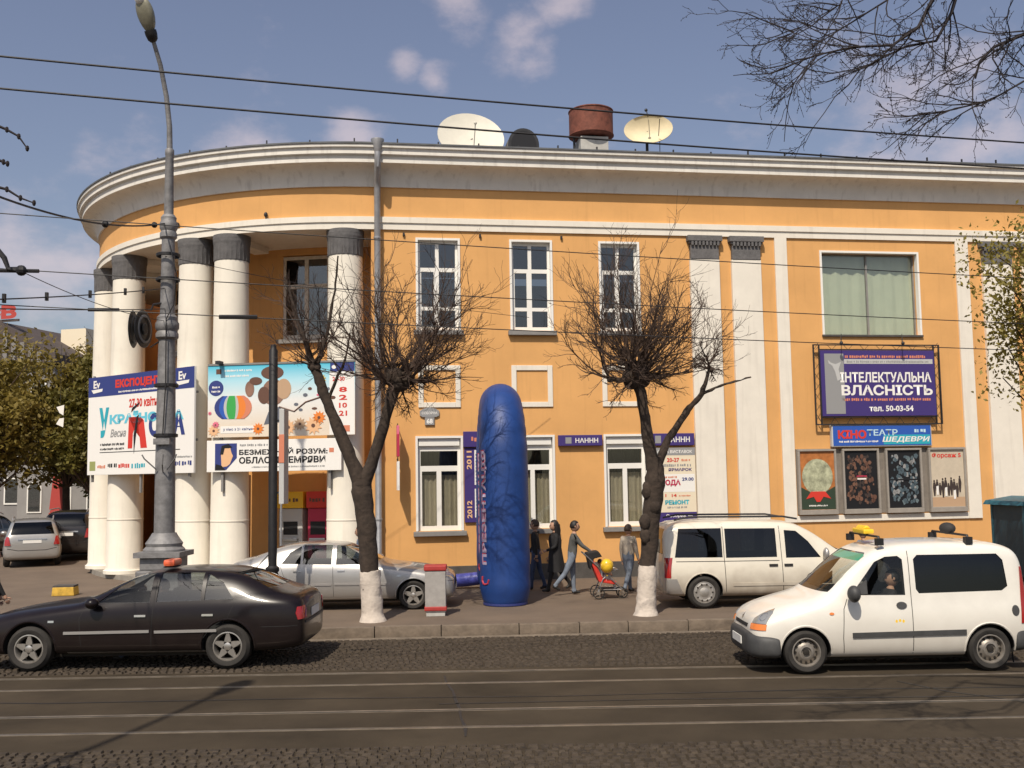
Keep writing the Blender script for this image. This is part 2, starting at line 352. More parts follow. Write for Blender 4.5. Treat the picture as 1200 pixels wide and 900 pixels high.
# entablature
MB().sweep([(0, 9.28), (.05, 9.28), (.05, 9.44), (.085, 9.455), (.085, 9.60), (.02, 9.62), (0, 9.62)], path).build('string_course', M['white_stucco'], B, smooth=25)
fr = MB(); fr.sweep([(-.001, 9.3), (-.001, 10.5)], path[20:]); fr.sweep([(-.5, 9.3), (-.5, 11.2)], path[20:]); fr.build('frieze', M['stucco'], B, smooth=30)
MB().sweep([(0, 10.40), (.05, 10.40), (.06, 10.46), (.10, 10.62), (.18, 10.76), (.31, 10.86), (.46, 10.90), (.52, 10.905), (.52, 10.985), (.505, 11.0), (.515, 11.085), (.59, 11.10), (.60, 11.105), (.60, 11.165),
            (.595, 11.17), (.605, 11.25), (.655, 11.265), (.66, 11.34), (0, 11.36)], path).build('cornice', M['cornice_paint'], B, smooth=25)
MB().sweep([(.64, 11.345), (.685, 11.345), (.69, 11.385), (.2, 11.46), (-.6, 11.52)], path).build('roof_edge', M['roof_metal'], B, smooth=25)
rf = MB(); pts = [(x+nx*-.55, y+ny*-.55) for x, y, nx, ny in path if True]
rf.add([(x, y, 11.5) for x, y in pts[::1]]+[(-8.1, 17.8, 11.5), (UR, 17.8, 11.5)], [tuple(range(len(pts)+2))[::-1]]); rf.build('roof', M['roof_metal'], B)
# snow-guard posts and wire along the roof edge
ps = MB(); q = random.Random(5)
pos = [(u, -.55) for u in [20.4-1.05*i for i in range(20)]]+[arc(RR+.55, R(a)) for a in range(4, 120, 7)]
for i, (x, y) in enumerate(pos):
    p_ = MB().box(-.018, .018, -.018, .018, 11.4, 11.50+q.uniform(-.04, .03)).build('edge_post', M['dark_metal'], B, loc=(x, y, 0))
# columns
def column():
    mb = MB(); n = 40
    mb.lathe([(.56, .33), (.56, .42), (.52, .44), (.49, .5), (.475, 3.0), (.465, 6.0), (.44, 8.55), (.44, 8.6)], n)
    return mb
cb = column(); cap = MB()
prof = [(.445, 8.6), (.455, 8.62), (.458, 9.02), (.475, 9.08), (.485, 9.12), (.485, 9.18)]
nn = 72
for i, (r, z) in enumerate(prof):
    for k in range(nn):
        a = 2*PI*k/nn; rr = r*(1+(.022*math.cos(24*a) if 1 <= i <= 2 else 0)); cap.v.append((rr*math.cos(a), rr*math.sin(a), z))
for i in range(len(prof)-1):
    for k in range(nn): cap.f.append((i*nn+k, i*nn+(k+1) % nn, (i+1)*nn+(k+1) % nn, (i+1)*nn+k)); cap.m.append(0)
cap.lathe([(.49, 9.181), (.49, 9.285)], 32)
ring = MB().lathe([(.486, 1.80), (.492, 1.81), (.492, 1.84), (.486, 1.85)], 40, cap=False)
c0 = None
for a in (6, 27.3, 35.2, 56.8, 72.0, 93, 101, 122):
    x, y = arc(8.40, R(a))
    if c0 is None:
        c0 = cb.build('column', M['column_paint'], B, smooth=30, loc=(x, y, 0), rz=-R(a))
        cap.build('capital', M['grey_stone'], c0, smooth=30); ring.build('band', M['column_paint'], c0, smooth=30)
    else:
        c = copy_tree(c0, B); c.location = (x, y, 0); c.rotation_euler.z = -R(a)
# pilasters and strips of the flat facade
def pilaster(u0, u1, name='pilaster'):
    p = MB().box(u0, u1, -.10, .05, .62, 8.635).build(name, M['white_stucco'], B, bevel=.012)
    c = MB().box(u0+.015, u1-.015, -.115, .05, 8.64, 9.06)
    c.box(u0-.03, u1+.03, -.15, .05, 9.06, 9.12).box(u0-.07, u1+.07, -.19, .05, 9.12, 9.275)
    n = 8; wd = (u1-u0)/n
    for i in range(n): c.box(u0+wd*(i+.25), u0+wd*(i+.85), -.18, -.14, 9.0+.0, 9.118)
    c.build('capital', M['grey_stone'], p, bevel=.008)
    return p
for a, b in ((8.33, 9.16), (9.51, 10.35), (16.97, 17.9), (18.2, 19.1)): pilaster(a, b)
for a, b in ((10.78, 11.13), (16.18, 16.57)): MB().box(a, b, -.055, .05, 1.49, 9.278).build('wall_strip', M['white_stucco'], B, bevel=.01)
MB().box(11.135, 16.175, -.05, .05, 1.49, 1.66).build('wall_strip', M['white_stucco'], B, bevel=.01)
MB().box(11.16, 16.14, -.03, .05, 1.70, 3.46).build('poster_backing', mat('backing_grey', (.20,.175,.15), .8, var=.15, vs=4), B)
# windows
def window(mb, o, y, parts, parent, sill=True, gl='window_glass', cur_=None, M4=None, trim=True, fm='frame_white'):
    """o: opening u0,u1,z0,z1; parts: list of pane rectangles in 0..1; bars fill the rest"""
    u0, u1, z0, z1 = o; W, Hh = u1-u0, z1-z0
    f = mb
    us = sorted({0., 1., *[p[0] for p in parts], *[p[1] for p in parts]}); zs = sorted({0., 1., *[p[2] for p in parts], *[p[3] for p in parts]})
    for a, b in zip(us[:-1], us[1:]):
        for c, d in zip(zs[:-1], zs[1:]):
            mx_, mz_ = (a+b)/2, (c+d)/2
            if any(p[0] < mx_ < p[1] and p[2] < mz_ < p[3] for p in parts): continue
            f.box(u0+a*W, u0+b*W, y, y+.07, z0+c*Hh, z0+d*Hh)
    if M4: f.xf(M4)
    bmf = f.build('window', M[fm], parent)
    for p in parts:
        pa = MB().box(u0+p[0]*W-.01, u0+p[1]*W+.01, y+.03, y+.036, z0+p[2]*Hh-.01, z0+p[3]*Hh+.01)
        if M4: pa.xf(M4)
        pa.build('pane', M[gl], bmf)
    if trim:
        t = .055
        tr = MB().box(u0-t, u0+.002, -.03, .12, z0-.0, z1+t).box(u1-.002, u1+t, -.03, .12, z0, z1+t).box(u0+.003, u1-.003, -.03, .12, z1-.002, z1+t)
        tr.build('surround', M['frame_white'], bmf)
    if sill:
        s = MB().box(u0-.12, u1+.12, -.13, .15, z0-.13, z0-.012)
        if M4: s.xf(M4)
        s.build('sill', M['sill_grey'], bmf, bevel=.01)
    if cur_:
        for (a, b, c, d, mm, dy) in cur_:
            n = 26; mbc = MB(); us = [u0+W*(a+(b-a)*i/n) for i in range(n+1)]
            mbc.add([(uu, y+dy+.025*math.sin(i*2.1)+.01*math.sin(i*.9), zz) for i, uu in enumerate(us) for zz in (z0+c*Hh, z0+d*Hh)], [(2*i, 2*i+2, 2*i+3, 2*i+1) for i in range(n)])
            if M4: mbc.xf(M4)
            mbc.build('curtain', M[mm], bmf, smooth=60)
    return bmf
P6 = [(.06,.44,.70,.965), (.53,.94,.70,.965), (.09,.40,.265,.655), (.53,.93,.265,.655), (.09,.40,.045,.225), (.53,.93,.045,.225)]
for i, o in enumerate(up):
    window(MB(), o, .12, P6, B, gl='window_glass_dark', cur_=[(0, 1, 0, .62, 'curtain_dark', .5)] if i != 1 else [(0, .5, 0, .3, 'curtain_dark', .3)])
PG = [(.07,.93,.70,.86), (.10,.44,.05,.64), (.55,.92,.05,.64)]
for i, o in enumerate(gr):
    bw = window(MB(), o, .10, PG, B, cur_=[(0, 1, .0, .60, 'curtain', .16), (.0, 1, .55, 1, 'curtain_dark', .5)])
    MB().box(o[0]+.03, o[1]-.03, .03, .098, o[3]-.20, o[3]-.012).build('blind_box', M['frame_white'], bw, bevel=.01)
window(MB(), big, .18, [(.012,.49,.012,.985), (.505,.988,.012,.985)], B, sill=False, gl='green_glass', cur_=[(0, 1, 0, 1, 'curtain_green', .16)], fm='sill_grey')
MB().box(12.08, 15.07, -.06, .1, 6.545, 6.597).build('ledge', M['plinth'], B)
for (a, b, c, d) in ((.97, 2.06, 4.65, 5.74), (3.40, 4.49, 4.65, 5.74), (5.83, 6.91, 4.65, 5.74)):
    t = .13
    MB().box(a, a+t, -.035, .03, c, d).box(b-t, b, -.035, .03, c, d).box(a+t+.001, b-t-.001, -.035, .03, c, c+t).box(a+t+.001, b-t-.001, -.035, .03, d-t, d).build('blind_panel_frame', M['white_stucco'], B, bevel=.008)
# windows and doors in the porch wall
def cm(a): return Matrix.Translation((*arc(RI, R(a)), 0)) @ Matrix.Rotation(-R(a), 4, 'Z')
for a in (17.5, 42, 66):
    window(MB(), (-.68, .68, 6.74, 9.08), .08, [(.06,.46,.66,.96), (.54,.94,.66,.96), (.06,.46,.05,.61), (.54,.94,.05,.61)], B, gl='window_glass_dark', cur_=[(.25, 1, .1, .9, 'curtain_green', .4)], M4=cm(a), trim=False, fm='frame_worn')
for a in (41, 66):
    d_ = MB().box(-1.0, 1.0, .06, .12, .36, 2.98).xf(cm(a)).build('door', mat('door_wood', (.16,.07,.03), .6, var=.2, vs=8) if a == 41 else M['door_wood'], B)
    for s_ in (-1, 1):
        MB().box(s_*.5-.32, s_*.5+.32, .045, .058, 1.1, 2.7).xf(cm(a)).build('pane', M['window_glass_dark'], d_)
        MB().box(s_*.08-.015, s_*.08+.015, -.01, .04, 1.2, 1.5).xf(cm(a)).build('handle', M['steel'], d_)
# downpipe
dp = MB().tube([(-.06,-.60,11.34), (-.06,-.60,11.1), (-.06,-.58,10.8), (-.06,-.28,10.55), (-.06,-.16,10.3), (-.06,-.16,.75), (-.06,-.30,.45), (-.06,-.36,.42)], .085, 14).build('downpipe', M['pipe_metal'], B, smooth=40)
MB().lathe([(.085, 11.15), (.10, 11.2), (.17, 11.45), (.17, 11.48), (.15, 11.48), (.08, 11.2)], 16, (-.06, -.60, 0), cap=False).build('hopper', M['pipe_metal'], dp, smooth=40)
for z in (9.0, 7.2, 5.4, 3.6, 1.8): MB().lathe([(.087, z), (.10, z+.005), (.10, z+.05), (.087, z+.055)], 14, (-.06, -.16, 0), cap=False).box(-.08, -.04, -.09, .03, z, z+.05).build('pipe_clip', M['pipe_metal'], dp)
# small spotlight knobs on the string course and wall bolts
for u in (-5.3, -2.9): 
    a = math.asin(-u/RR); x, y = arc(RR+.05, a); MB().ball((x, y, 9.72), (.05, .05, .07)).tube([(x, y, 9.6), (x, y, 9.72)], .015).build('small_floodlight', M['dark_metal'], B)
for u in (.62, 2.62, 4.8): MB().box(u-.025, u+.025, -.06, .02, 9.12, 9.2).build('anchor_bolt', M['dark_metal'], B)
# ---------------------------------------------------------------- signs and boards
c9, s9 = math.cos(R(9)), math.sin(R(9))
def fw(u, d, z): return (-3.37+u*c9-d*s9, 26.1+u*s9+d*c9, z)      # facade frame to world
def on_wall(name, u, d, z, label, cat, group=None):
    return tag(empty(name, fw(u, d, z), R(9)), label, cat, group)
def panel(name, m, parent, x0, x1, z0, z1, y0=-.01, y1=.02, bevel=0):
    return MB().box(x0, x1, y0, y1, z0, z1).build(name, M[m] if isinstance(m, str) else m, parent, bevel=bevel)
def flat_poly(name, m, parent, pts, y, t=.004):
    return MB().prism(pts, y-t, y).build(name, M[m], parent)
def disc(cx, cz, rx, rz, n=24, a0=0, a1=2*PI):
    return [(cx+rx*math.cos(a0+(a1-a0)*i/n), cz+rz*math.sin(a0+(a1-a0)*i/n)) for i in range(n if a1-a0 > 6.2 else n+1)]
def ticks(parent, m, x0, x1, z0, z1, y, seed=1, wd=None):
    """a line of print too small to read: rows of short strokes"""
    q = random.Random(seed); mb = MB(); h = z1-z0; x = x0
    while x < x1-h*.3:
        w_ = h*q.uniform(.35, .7); mb.box(x, min(x+w_, x1), y-.003, y, z0+h*q.choice((0, 0, .15)), z1-h*q.choice((0, .12, .2))); x += w_+h*q.choice((.18, .2, .22, .6))
    return tag(mb.build('small_print', M[m], parent), kind='stuff')
# --- purple board with lattice frame
b = on_wall('advertising_board', 11.71, -.16, 4.10, 'purple advertising board with white lettering in a lattice frame', 'advertising board')
W, Hh = 3.73, 2.21
fm = MB()
for (x0, x1, z0, z1) in ((0,W,0,.03),(0,W,Hh-.03,Hh),(0,.03,.03,Hh-.03),(W-.03,W,.03,Hh-.03),(.18,W-.18,.20,.23),(.18,W-.18,Hh-.16,Hh-.13),(.16,.19,.03,Hh-.03),(W-.19,W-.16,.03,Hh-.03)): fm.box(x0, x1, -.03, .02, z0, z1)
q = random.Random(2)
for i in range(15):
    x = .2+(W-.4)*i/14; fm.tube([(x, 0, .03), (x+.12*(1 if i % 2 else -1), 0, .2)], .007, 4).tube([(x, 0, Hh-.03), (x+.12*(1 if i % 2 else -1), 0, Hh-.15)], .007, 4)
for i in range(8):
    z = .1+(Hh-.25)*i/7
    for x0, x1 in ((.03, .17), (W-.17, W-.03)): fm.tube([(x0 if i % 2 else x1, 0, z), (x1 if i % 2 else x0, 0, z+.2)], .007, 4)
for x in (.3, W/2, W-.3): fm.box(x-.02, x+.02, .02, .16, .3, .34).box(x-.02, x+.02, .02, .16, Hh-.3, Hh-.26)
fm.build('lattice_frame', M['dark_metal'], b)
panel('board_face', 'print_purple', b, .19, W-.19, .24, Hh-.17, -.05, -.02)
y = -.051
panel('print_block', 'print_grey', b, .30, .86, .30, Hh-.26, y-.003, y)
panel('print_block', 'print_lightgrey', b, .87, W-.24, Hh-.54, Hh-.41, y-.003, y)
ticks(b, 'print_salmon', .90, W-.45, Hh-.38, Hh-.30, y, 1); ticks(b, 'print_grey', .95, W-.35, Hh-.51, Hh-.45, y-.003, 2)
letters('ІНТЕЛЕКТУАЛЬНА', .74, W-.30, 1.16, 1.44, y, M['print_white'], b, bold=.03)
letters('ВЛАСНІСТЬ', .76, W-.28, .80, 1.09, y, M['print_white'], b, bold=.035)
ticks(b, 'print_salmon', .78, W-.32, .65, .73, y, 3)
letters('тел. 50-03-54', 1.55, 2.85, .36, .52, y, M['print_white'], b, bold=.03)
flat_poly('emblem', 'print_lightgrey', b, [(.40,1.78),(.48,1.70),(.62,1.66),(.78,1.72),(.70,1.52),(.76,1.25),(.66,1.20),(.60,1.45),(.52,1.62),(.42,1.68)], y-.003)
for x in (.9, 2.7): MB().tube([(x, .1, Hh+.30), (x-.22, -.30, Hh+.02)], .012, 5).ball((x-.22, -.32, Hh+.0), .05, 8, 6).build('spotlight', M['dark_metal'], b)
# --- blue cinema sign
b = on_wall('cinema_sign', 12.16, -.14, 3.50, 'long blue sign with red lettering above the poster cases', 'sign')
W, Hh = 2.94, .61
panel('sign_box', 'print_lightgrey', b, 0, W, 0, Hh, -.02, .12, bevel=.03); panel('sign_face', 'print_blue', b, .035, W-.035, .035, Hh-.035, -.026, -.021); y = -.027
panel('print_block', 'print_teal', b, 1.5, W-.06, .06, .32, y-.001, y+.001)
letters('КІНО', .17, 1.0, .22, .46, y, M['print_red'], b, bold=.05); letters('ТЕАТР', 1.02, 1.92, .30, .47, y, M['print_pale_blue'], b, bold=.02)
letters('ШЕДЕВРИ', 1.45, 2.82, .10, .27, y-.002, M['print_white'], b, bold=.03, skew=.3); ticks(b, 'print_white', .2, 1.35, .12, .17, y, 5); ticks(b, 'print_pale_blue', 2.42, 2.8, .38, .48, y, 6)
# --- four poster cases
def case(u0, u1, label):
    b = on_wall('poster_case', u0, -.12, 1.69, label, 'poster', 'framed film posters in a row'); W, Hh = u1-u0, 1.76
    f = MB(); t = .055
    f.box(0, W, -.03, .12, 0, .13).box(0, W, -.03, .12, Hh-t, Hh).box(0, t, -.03, .12, .131, Hh-t-.001).box(W-t, W, -.03, .12, .131, Hh-t-.001)
    f.build('case_frame', mat('case_grey', (.30,.27,.235), .6, var=.1, vs=5) if 'case_grey' not in M else M['case_grey'], b, bevel=.008)
    return b, W, Hh
b, W, Hh = case(11.17, 12.27, 'framed film poster with big pale round shape on orange and dark green'); y = .02
panel('poster_sheet', mat('p_or', (.42,.15,.04), .5, var=.45, vs=2.5), b, .05, W-.05, .12, Hh-.05, y, y+.02)
flat_poly('print_block', mat('p_dg', (.03,.05,.03), .5) and 'p_dg', b, [(.056,.14),(W-.056,.14),(W-.056,.75),(.8,.62),(.3,.62),(.056,.75)], y-.001)
flat_poly('print_block', mat('p_pg', (.38,.39,.26), .5, var=.55, vs=5) and 'p_pg', b, disc(W/2, 1.02, .44, .48), y-.005)
flat_poly('print_block', 'print_red', b, [(.2,.42),(.35,.62),(.75,.62),(.92,.42),(.7,.48),(.6,.34),(.5,.34),(.42,.48)], y-.009); ticks(b, 'print_white', .28, .82, .22, .26, y-.005, 7)
def mosaic(b, W, Hh, mats_, seed, nx=7, nz=11):
    q = random.Random(seed); panel('poster_sheet', 'print_black', b, .05, W-.05, .12, Hh-.05, .02, .04)
    for mi, mm in enumerate(mats_):
        mb = MB()
        for i in range(nx*nz//len(mats_)+14):
            cx, cz = q.uniform(.16, W-.16), q.uniform(.28, Hh-.2); r = q.uniform(.025, .06); k = q.randint(5, 8)
            mb.prism([(cx+r*q.uniform(.6, 1.3)*math.cos(2*PI*j/k), cz+1.3*r*q.uniform(.6, 1.3)*math.sin(2*PI*j/k)) for j in range(k)], .016-.0015*mi, .0185-.0015*mi)
        tag(mb.build('print_shapes', M[mm], b), kind='stuff')
mat('p_dk', (.05,.035,.03), .5); mat('p_fl', (.17,.085,.055), .5); mat('p_ice', (.13,.17,.185), .5); mat('p_sl', (.07,.10,.12), .5)
b, W, Hh = case(12.45, 13.52, 'framed dark brown film poster crowded with small figures'); mosaic(b, W, Hh, ('p_dk', 'p_fl', 'print_brown', 'p_dk', 'p_fl'), 3); panel('print_block', 'print_white', b, .42, .68, .92, .96, .008, .012); panel('print_block', 'print_crimson', b, .4, .7, 1.0, 1.03, .008, .012)
b, W, Hh = case(13.71, 14.78, 'framed film poster in cold blue grey on black'); mosaic(b, W, Hh, ('p_sl', 'p_ice', 'p_sl', 'print_grey', 'p_sl'), 5); panel('print_block', 'print_black', b, .06, W-.06, .88, .92, .008, .012)
b, W, Hh = case(14.98, 16.09, 'framed pale film poster with red title and a row of dark figures'); panel('poster_sheet', mat('p_cr', (.55,.47,.36), .5, var=.1, vs=3), b, .05, W-.05, .12, Hh-.05, .02, .04)
letters('Форсаж 5', .12, W-.12, 1.46, 1.62, .019, M['print_red'], b, bold=.03); q = random.Random(9); mb = MB(); mb2 = MB()
for i in range(10):
    x = .15+.085*i; h = q.uniform(.35, .6); z0 = .42+q.uniform(-.05, .12); mb.prism([(x-.045, z0+h*.5), (x-.02, z0), (x+.02, z0), (x+.05, z0+h*.55), (x+.03, z0+h*.8), (x-.03, z0+h*.8)], .014, .018); mb.prism(disc(x, z0+h*.88, .025, .035, 8), .014, .018)
    if i % 3 == 1: mb2.prism([(x-.03, z0-.05), (x+.03, z0-.05), (x+.04, z0+.2), (x-.03, z0+.18)], .010, .013)
tag(mb.build('print_shapes', M['p_dk'], b), kind='stuff'); tag(mb2.build('print_shapes', M['print_white'], b), kind='stuff'); panel('print_block', 'print_tan', b, .06, W-.06, .14, .40, .016, .019)
# --- strip signs over the ground floor and poster boards between the windows
def strip(u0, u1, z0, z1, label, marks=True):
    b = on_wall('strip_sign', u0, -.10, z0, label, 'sign', 'purple strip signs over the ground floor'); W, Hh = u1-u0, z1-z0
    panel('sign_box', 'print_purple', b, 0, W, 0, Hh, -.02, .10, bevel=.01); y = -.021
    if marks:
        panel('print_block', 'print_grey', b, .18, .34, .06, Hh-.06, y-.002, y); letters('НАННН', W*.38, W*.9, Hh*.27, Hh*.72, y, M['print_white'], b, bold=.02)
    return b
strip(4.60, 5.77, 3.62, 3.90, 'purple strip sign between the second and third ground floor windows')
strip(7.02, 8.28, 3.60, 3.92, 'purple strip sign above the events poster behind the right tree')
b = strip(2.11, 3.30, 3.62, 4.02, 'purple strip sign behind the top of the blue inflatable arch', False); ticks(b, 'print_salmon', .2, .42, .14, .26, -.021, 3)
b = on_wall('events_board', 7.10, -.06, 1.42, 'tall white events poster with purple foot between tree and pilaster', 'poster'); W, Hh = 1.20, 2.12
panel('board', 'print_cream', b, 0, W, 0, Hh, -.015, .05); y = -.016
panel('print_block', 'print_purple', b, .001, W-.001, .001, .42, y-.002, y); panel('print_block', 'print_grey', b, .001, W-.001, Hh-.2, Hh-.001, y-.002, y); panel('print_block', 'print_white', b, .03, W-.03, .95, 1.42, y-.002, y)
letters('АФІША ВИСТАВОК', .08, W-.08, Hh-.15, Hh-.06, y-.003, M['print_white'], b, bold=.02)
letters('20-27', .42, .76, 1.74, 1.85, y, M['print_red'], b, bold=.03); ticks(b, 'print_salmon', .82, 1.1, 1.76, 1.82, y, 2); ticks(b, 'print_grey', .25, 1.1, 1.62, 1.69, y, 4)
letters('ЯРМАРОК', .45, 1.1, 1.50, 1.58, y, M['print_purple'], b, bold=.03); ticks(b, 'print_salmon', .3, .7, 1.32, 1.37, y-.003, 5)
letters('МОДА', .2, .78, 1.10, 1.28, y-.003, M['print_crimson'], b, bold=.05); letters('29.00', .82, 1.14, 1.24, 1.33, y-.003, M['print_navy'], b, bold=.03)
letters('1  14', .35, .66, .82, .90, y, M['print_red'], b, bold=.03); ticks(b, 'print_salmon', .72, 1.05, .83, .87, y, 6); letters('РЕМОНТ', .34, 1.0, .62, .74, y, M['print_teal'], b, bold=.05); ticks(b, 'print_grey', .4, .95, .52, .57, y, 8)
letters('Соборна, 68', .36, 1.08, .27, .37, y-.003, M['print_white'], b, bold=.02); ticks(b, 'print_white', .3, 1.1, .15, .21, y-.003, 9); ticks(b, 'print_white', .3, 1.0, .05, .11, y-.003, 10)
b = on_wall('calendar_board', 2.13, -.05, 1.70, 'narrow purple board with vertical 2011 lettering beside the inflatable arch', 'poster'); W, Hh = .82, 1.9
panel('board', 'print_purple', b, 0, W, 0, Hh, -.015, .04); panel('print_block', 'print_white', b, .26, .46, .95, Hh-.06, -.02, -.016); panel('print_block', 'print_white', b, .26, .46, .12, .85, -.02, -.016); panel('print_block', 'print_salmon', b, .47, .56, .12, Hh-.06, -.02, -.016)
letters('2011', .06, .19, 1.35, 1.82, -.016, M['print_peach'], b, bold=.03, vert=True); letters('2012', .06, .19, .10, .55, -.016, M['print_peach'], b, bold=.03, vert=True)
for k in range(2):
    mb = MB()
    for j in range(9 if k == 0 else 8): z = (1.02 if k == 0 else .16)+j*.085; mb.box(.29, .34, -.024, -.021, z, z+.04).box(.37, .43, -.024, -.021, z+.01, z+.035)
    tag(mb.build('small_print', M['print_black'], b), kind='stuff')
# --- house number plate, projecting sign
b = on_wall('street_name_plate', 1.0, -.03, 4.20, 'small grey street name plate with number 68 above the left window', 'sign')
MB().prism([(.0,.24),(.08,.20),(.42,.20),(.5,.24),(.5,.36),(.4,.42),(.25,.45),(.1,.42),(0,.36)], -.02, .02).build('name_plate', M['print_grey'], b, bevel=.005); panel('number_plate', 'print_grey', b, .13, .37, 0, .195, -.02, .02)
letters('СОБОРНА', .05, .45, .27, .34, -.021, M['print_white'], b, bold=.02); letters('68', .17, .33, .03, .16, -.021, M['print_white'], b, bold=.04)
b = on_wall('projecting_sign', .42, -.62, 2.55, 'narrow red and white sign projecting from the wall beside the downpipe', 'sign')
panel('lower_box', 'print_white', b, -.03, .03, 0, .72, -.02, .44, bevel=.01); panel('upper_box', 'print_crimson', b, -.03, .03, .84, 1.40, -.02, .44, bevel=.01); panel('top_box', 'print_pink', b, -.03, .03, 1.403, 1.62, .05, .4, bevel=.01)
MB().tube([(0, .3, .78), (0, .64, .78)], .02, 6).tube([(0, .3, 1.64), (0, .64, 1.64)], .015, 6).tube([(0, .3, .7), (0, .3, 1.68)], .012, 6).build('bracket', M['dark_metal'], b)
# --- big billboards on the columns
def billboard(p, q_, z0, z1, label, name='billboard'):
    p, q_ = Vector(p), Vector(q_); d = q_-p; o = tag(empty(name, (p.x, p.y, z0), math.atan2(d.y, d.x)), label, 'billboard'); return o, d.length, z1-z0
b, W, Hh = billboard((-12.02, 29.05), (-8.15, 26.28), 3.07, 5.82, 'white expo billboard with blue header hung on the far left columns')
panel('board', 'print_white', b, 0, W, 0, Hh, -.04, .02, bevel=.008); y = -.041
MB().box(.1, .16, .021, .08, -.2, Hh+.05).box(W*.5, W*.5+.06, .021, .08, -.5, Hh).box(W-.3, W-.24, .021, .08, -.1, Hh).box(.05, W-.05, .081, .13, Hh*.3, Hh*.3+.06).box(.05, W-.05, .081, .13, Hh*.75, Hh*.75+.06).box(W*.25, W*.25+.05, .131, .7, Hh*.5, Hh*.5+.05).box(W*.8, W*.8+.05, .131, .6, Hh*.5, Hh*.5+.05).build('support_frame', M['sill_grey'], b)
panel('print_block', 'print_navy', b, .002, W-.002, Hh-.56, Hh-.002, y-.002, y); y2 = y-.003
letters('ЕКСПОЦЕНТР', 1.3, 3.55, Hh-.40, Hh-.13, y2, M['print_red'], b, bold=.06); ticks(b, 'print_white', 1.45, 3.4, Hh-.50, Hh-.45, y2, 2)
for x in (.15, W-.75):
    letters('Ev', x+.1, x+.42, Hh-.32, Hh-.1, y2, M['print_white'], b, bold=.03); flat_poly('emblem', 'print_white', b, [(x,Hh-.36),(x+.55,Hh-.34),(x+.52,Hh-.42),(x+.1,Hh-.46)], y2)
letters('27-30 квітня', 1.95, 3.35, Hh-.94, Hh-.68, y, M['print_red'], b, bold=.035)
letters('У', .55, 1.02, Hh-1.72, Hh-.88, y, M['print_teal'], b, bold=.06); letters('КРАЇНСЬКА', 1.05, W-.42, Hh-1.36, Hh-1.03, y, M['print_sky_blue'], b, bold=.05)
letters('Весна', 1.1, 1.8, Hh-1.72, Hh-1.5, y, M['print_grey'], b, bold=.02, skew=.25)
flat_poly('letter_shape', 'print_red', b, [(1.92,.70),(2.12,.70),(2.14,1.10),(2.35,1.55),(2.5,.70),(2.78,.70),(2.62,1.45),(2.45,1.55),(2.2,1.2),(2.06,1.55),(1.95,1.55)], y)
flat_poly('letter_shape', 'print_black', b, [(2.2,.55),(2.28,1.0),(2.4,1.6),(2.3,1.55),(2.18,1.05)], y-.004); flat_poly('letter_shape', 'print_black', b, [(2.05,1.68),(2.4,1.88),(2.42,1.94),(2.1,1.80)], y-.004)
letters('ОДА', 2.85, W-.36, .88, 1.62, y, M['print_navy'], b, bold=.06)
MB().box(.6, 4.2, y-.003, y, .77-.16, .79-.16).build('print_line', M['print_black'], b); ticks(b, 'print_black', .62, 1.75, .80, .87, y, 11); ticks(b, 'print_black', .62, 1.75, .68, .74, y, 12)
panel('print_block', 'print_olive', b, .12, .40, .12, .38, y-.003, y); ticks(b, 'print_salmon', .5, .9, .18, .27, y, 13); ticks(b, 'print_black', 1.0, 1.42, .20, .32, y, 14); ticks(b, 'print_red', 1.5, 2.0, .18, .30, y, 15); ticks(b, 'print_teal', 2.1, 2.7, .16, .30, y, 16); ticks(b, 'print_navy', 4.0, 4.7, .20, .32, y, 17); panel('print_block', 'print_red', b, 3.85, 3.97, .12, .24, y-.003, y); ticks(b, 'print_grey', 4.0, 4.7, .40, .45, y, 18)
b, W, Hh = billboard((-7.80, 26.22), (-3.95, 25.72), 3.96, 5.80, 'colourful billboard with striped ball and spring flowers between the columns')
mg = bpy.data.materials.new('billboard_sky'); mg.use_nodes = True; t = mg.node_tree; bb = t.nodes['Principled BSDF']; bb.inputs['Roughness'].default_value = .5
c_ = t.nodes.new('ShaderNodeTexCoord'); sx = t.nodes.new('ShaderNodeSeparateXYZ'); t.links.new(c_.outputs['Object'], sx.inputs[0])
rp = t.nodes.new('ShaderNodeValToRGB'); rp.color_ramp.elements[0].color = (.72,.62,.5,1); rp.color_ramp.elements[1].color = (.06,.48,.66,1); rp.color_ramp.elements[0].position = .15; e = rp.color_ramp.elements.new(.5); e.color = (.74,.74,.72,1); e = rp.color_ramp.elements.new(.78); e.color = (.40,.68,.78,1)
mr = t.nodes.new('ShaderNodeMapRange'); mr.inputs['From Max'].default_value = Hh; t.links.new(sx.outputs['Z'], mr.inputs['Value']); t.links.new(mr.outputs[0], rp.inputs[0]); t.links.new(rp.outputs[0], bb.inputs['Base Color'])
MB().box(0, W, -.04, .02, 0, Hh).build('board', mg, b); y = -.041
for i, (mm, a, c) in enumerate((('print_navy',-1,-.75),('print_blue',-.75,-.5),('print_lightgrey',-.5,-.35),('print_green',-.35,.15),('print_lightgrey',.15,.3),('print_orange',.3,.68),('print_salmon',.68,1))):
    pts = []
    for k in range(9): zz = -.82+1.64*k/8; pts.append((.68+.5*a*math.sqrt(max(0, 1-zz*zz*.98)), .76+.36*zz))
    for k in range(8, -1, -1): zz = -.82+1.64*k/8; pts.append((.68+.5*c*math.sqrt(max(0, 1-zz*zz*.98)), .76+.36*zz))
    flat_poly('ball_stripe', mm, b, pts, y-.001*i)
flat_poly('emblem', 'print_navy', b, disc(.22, 1.26, .2, .2), y)
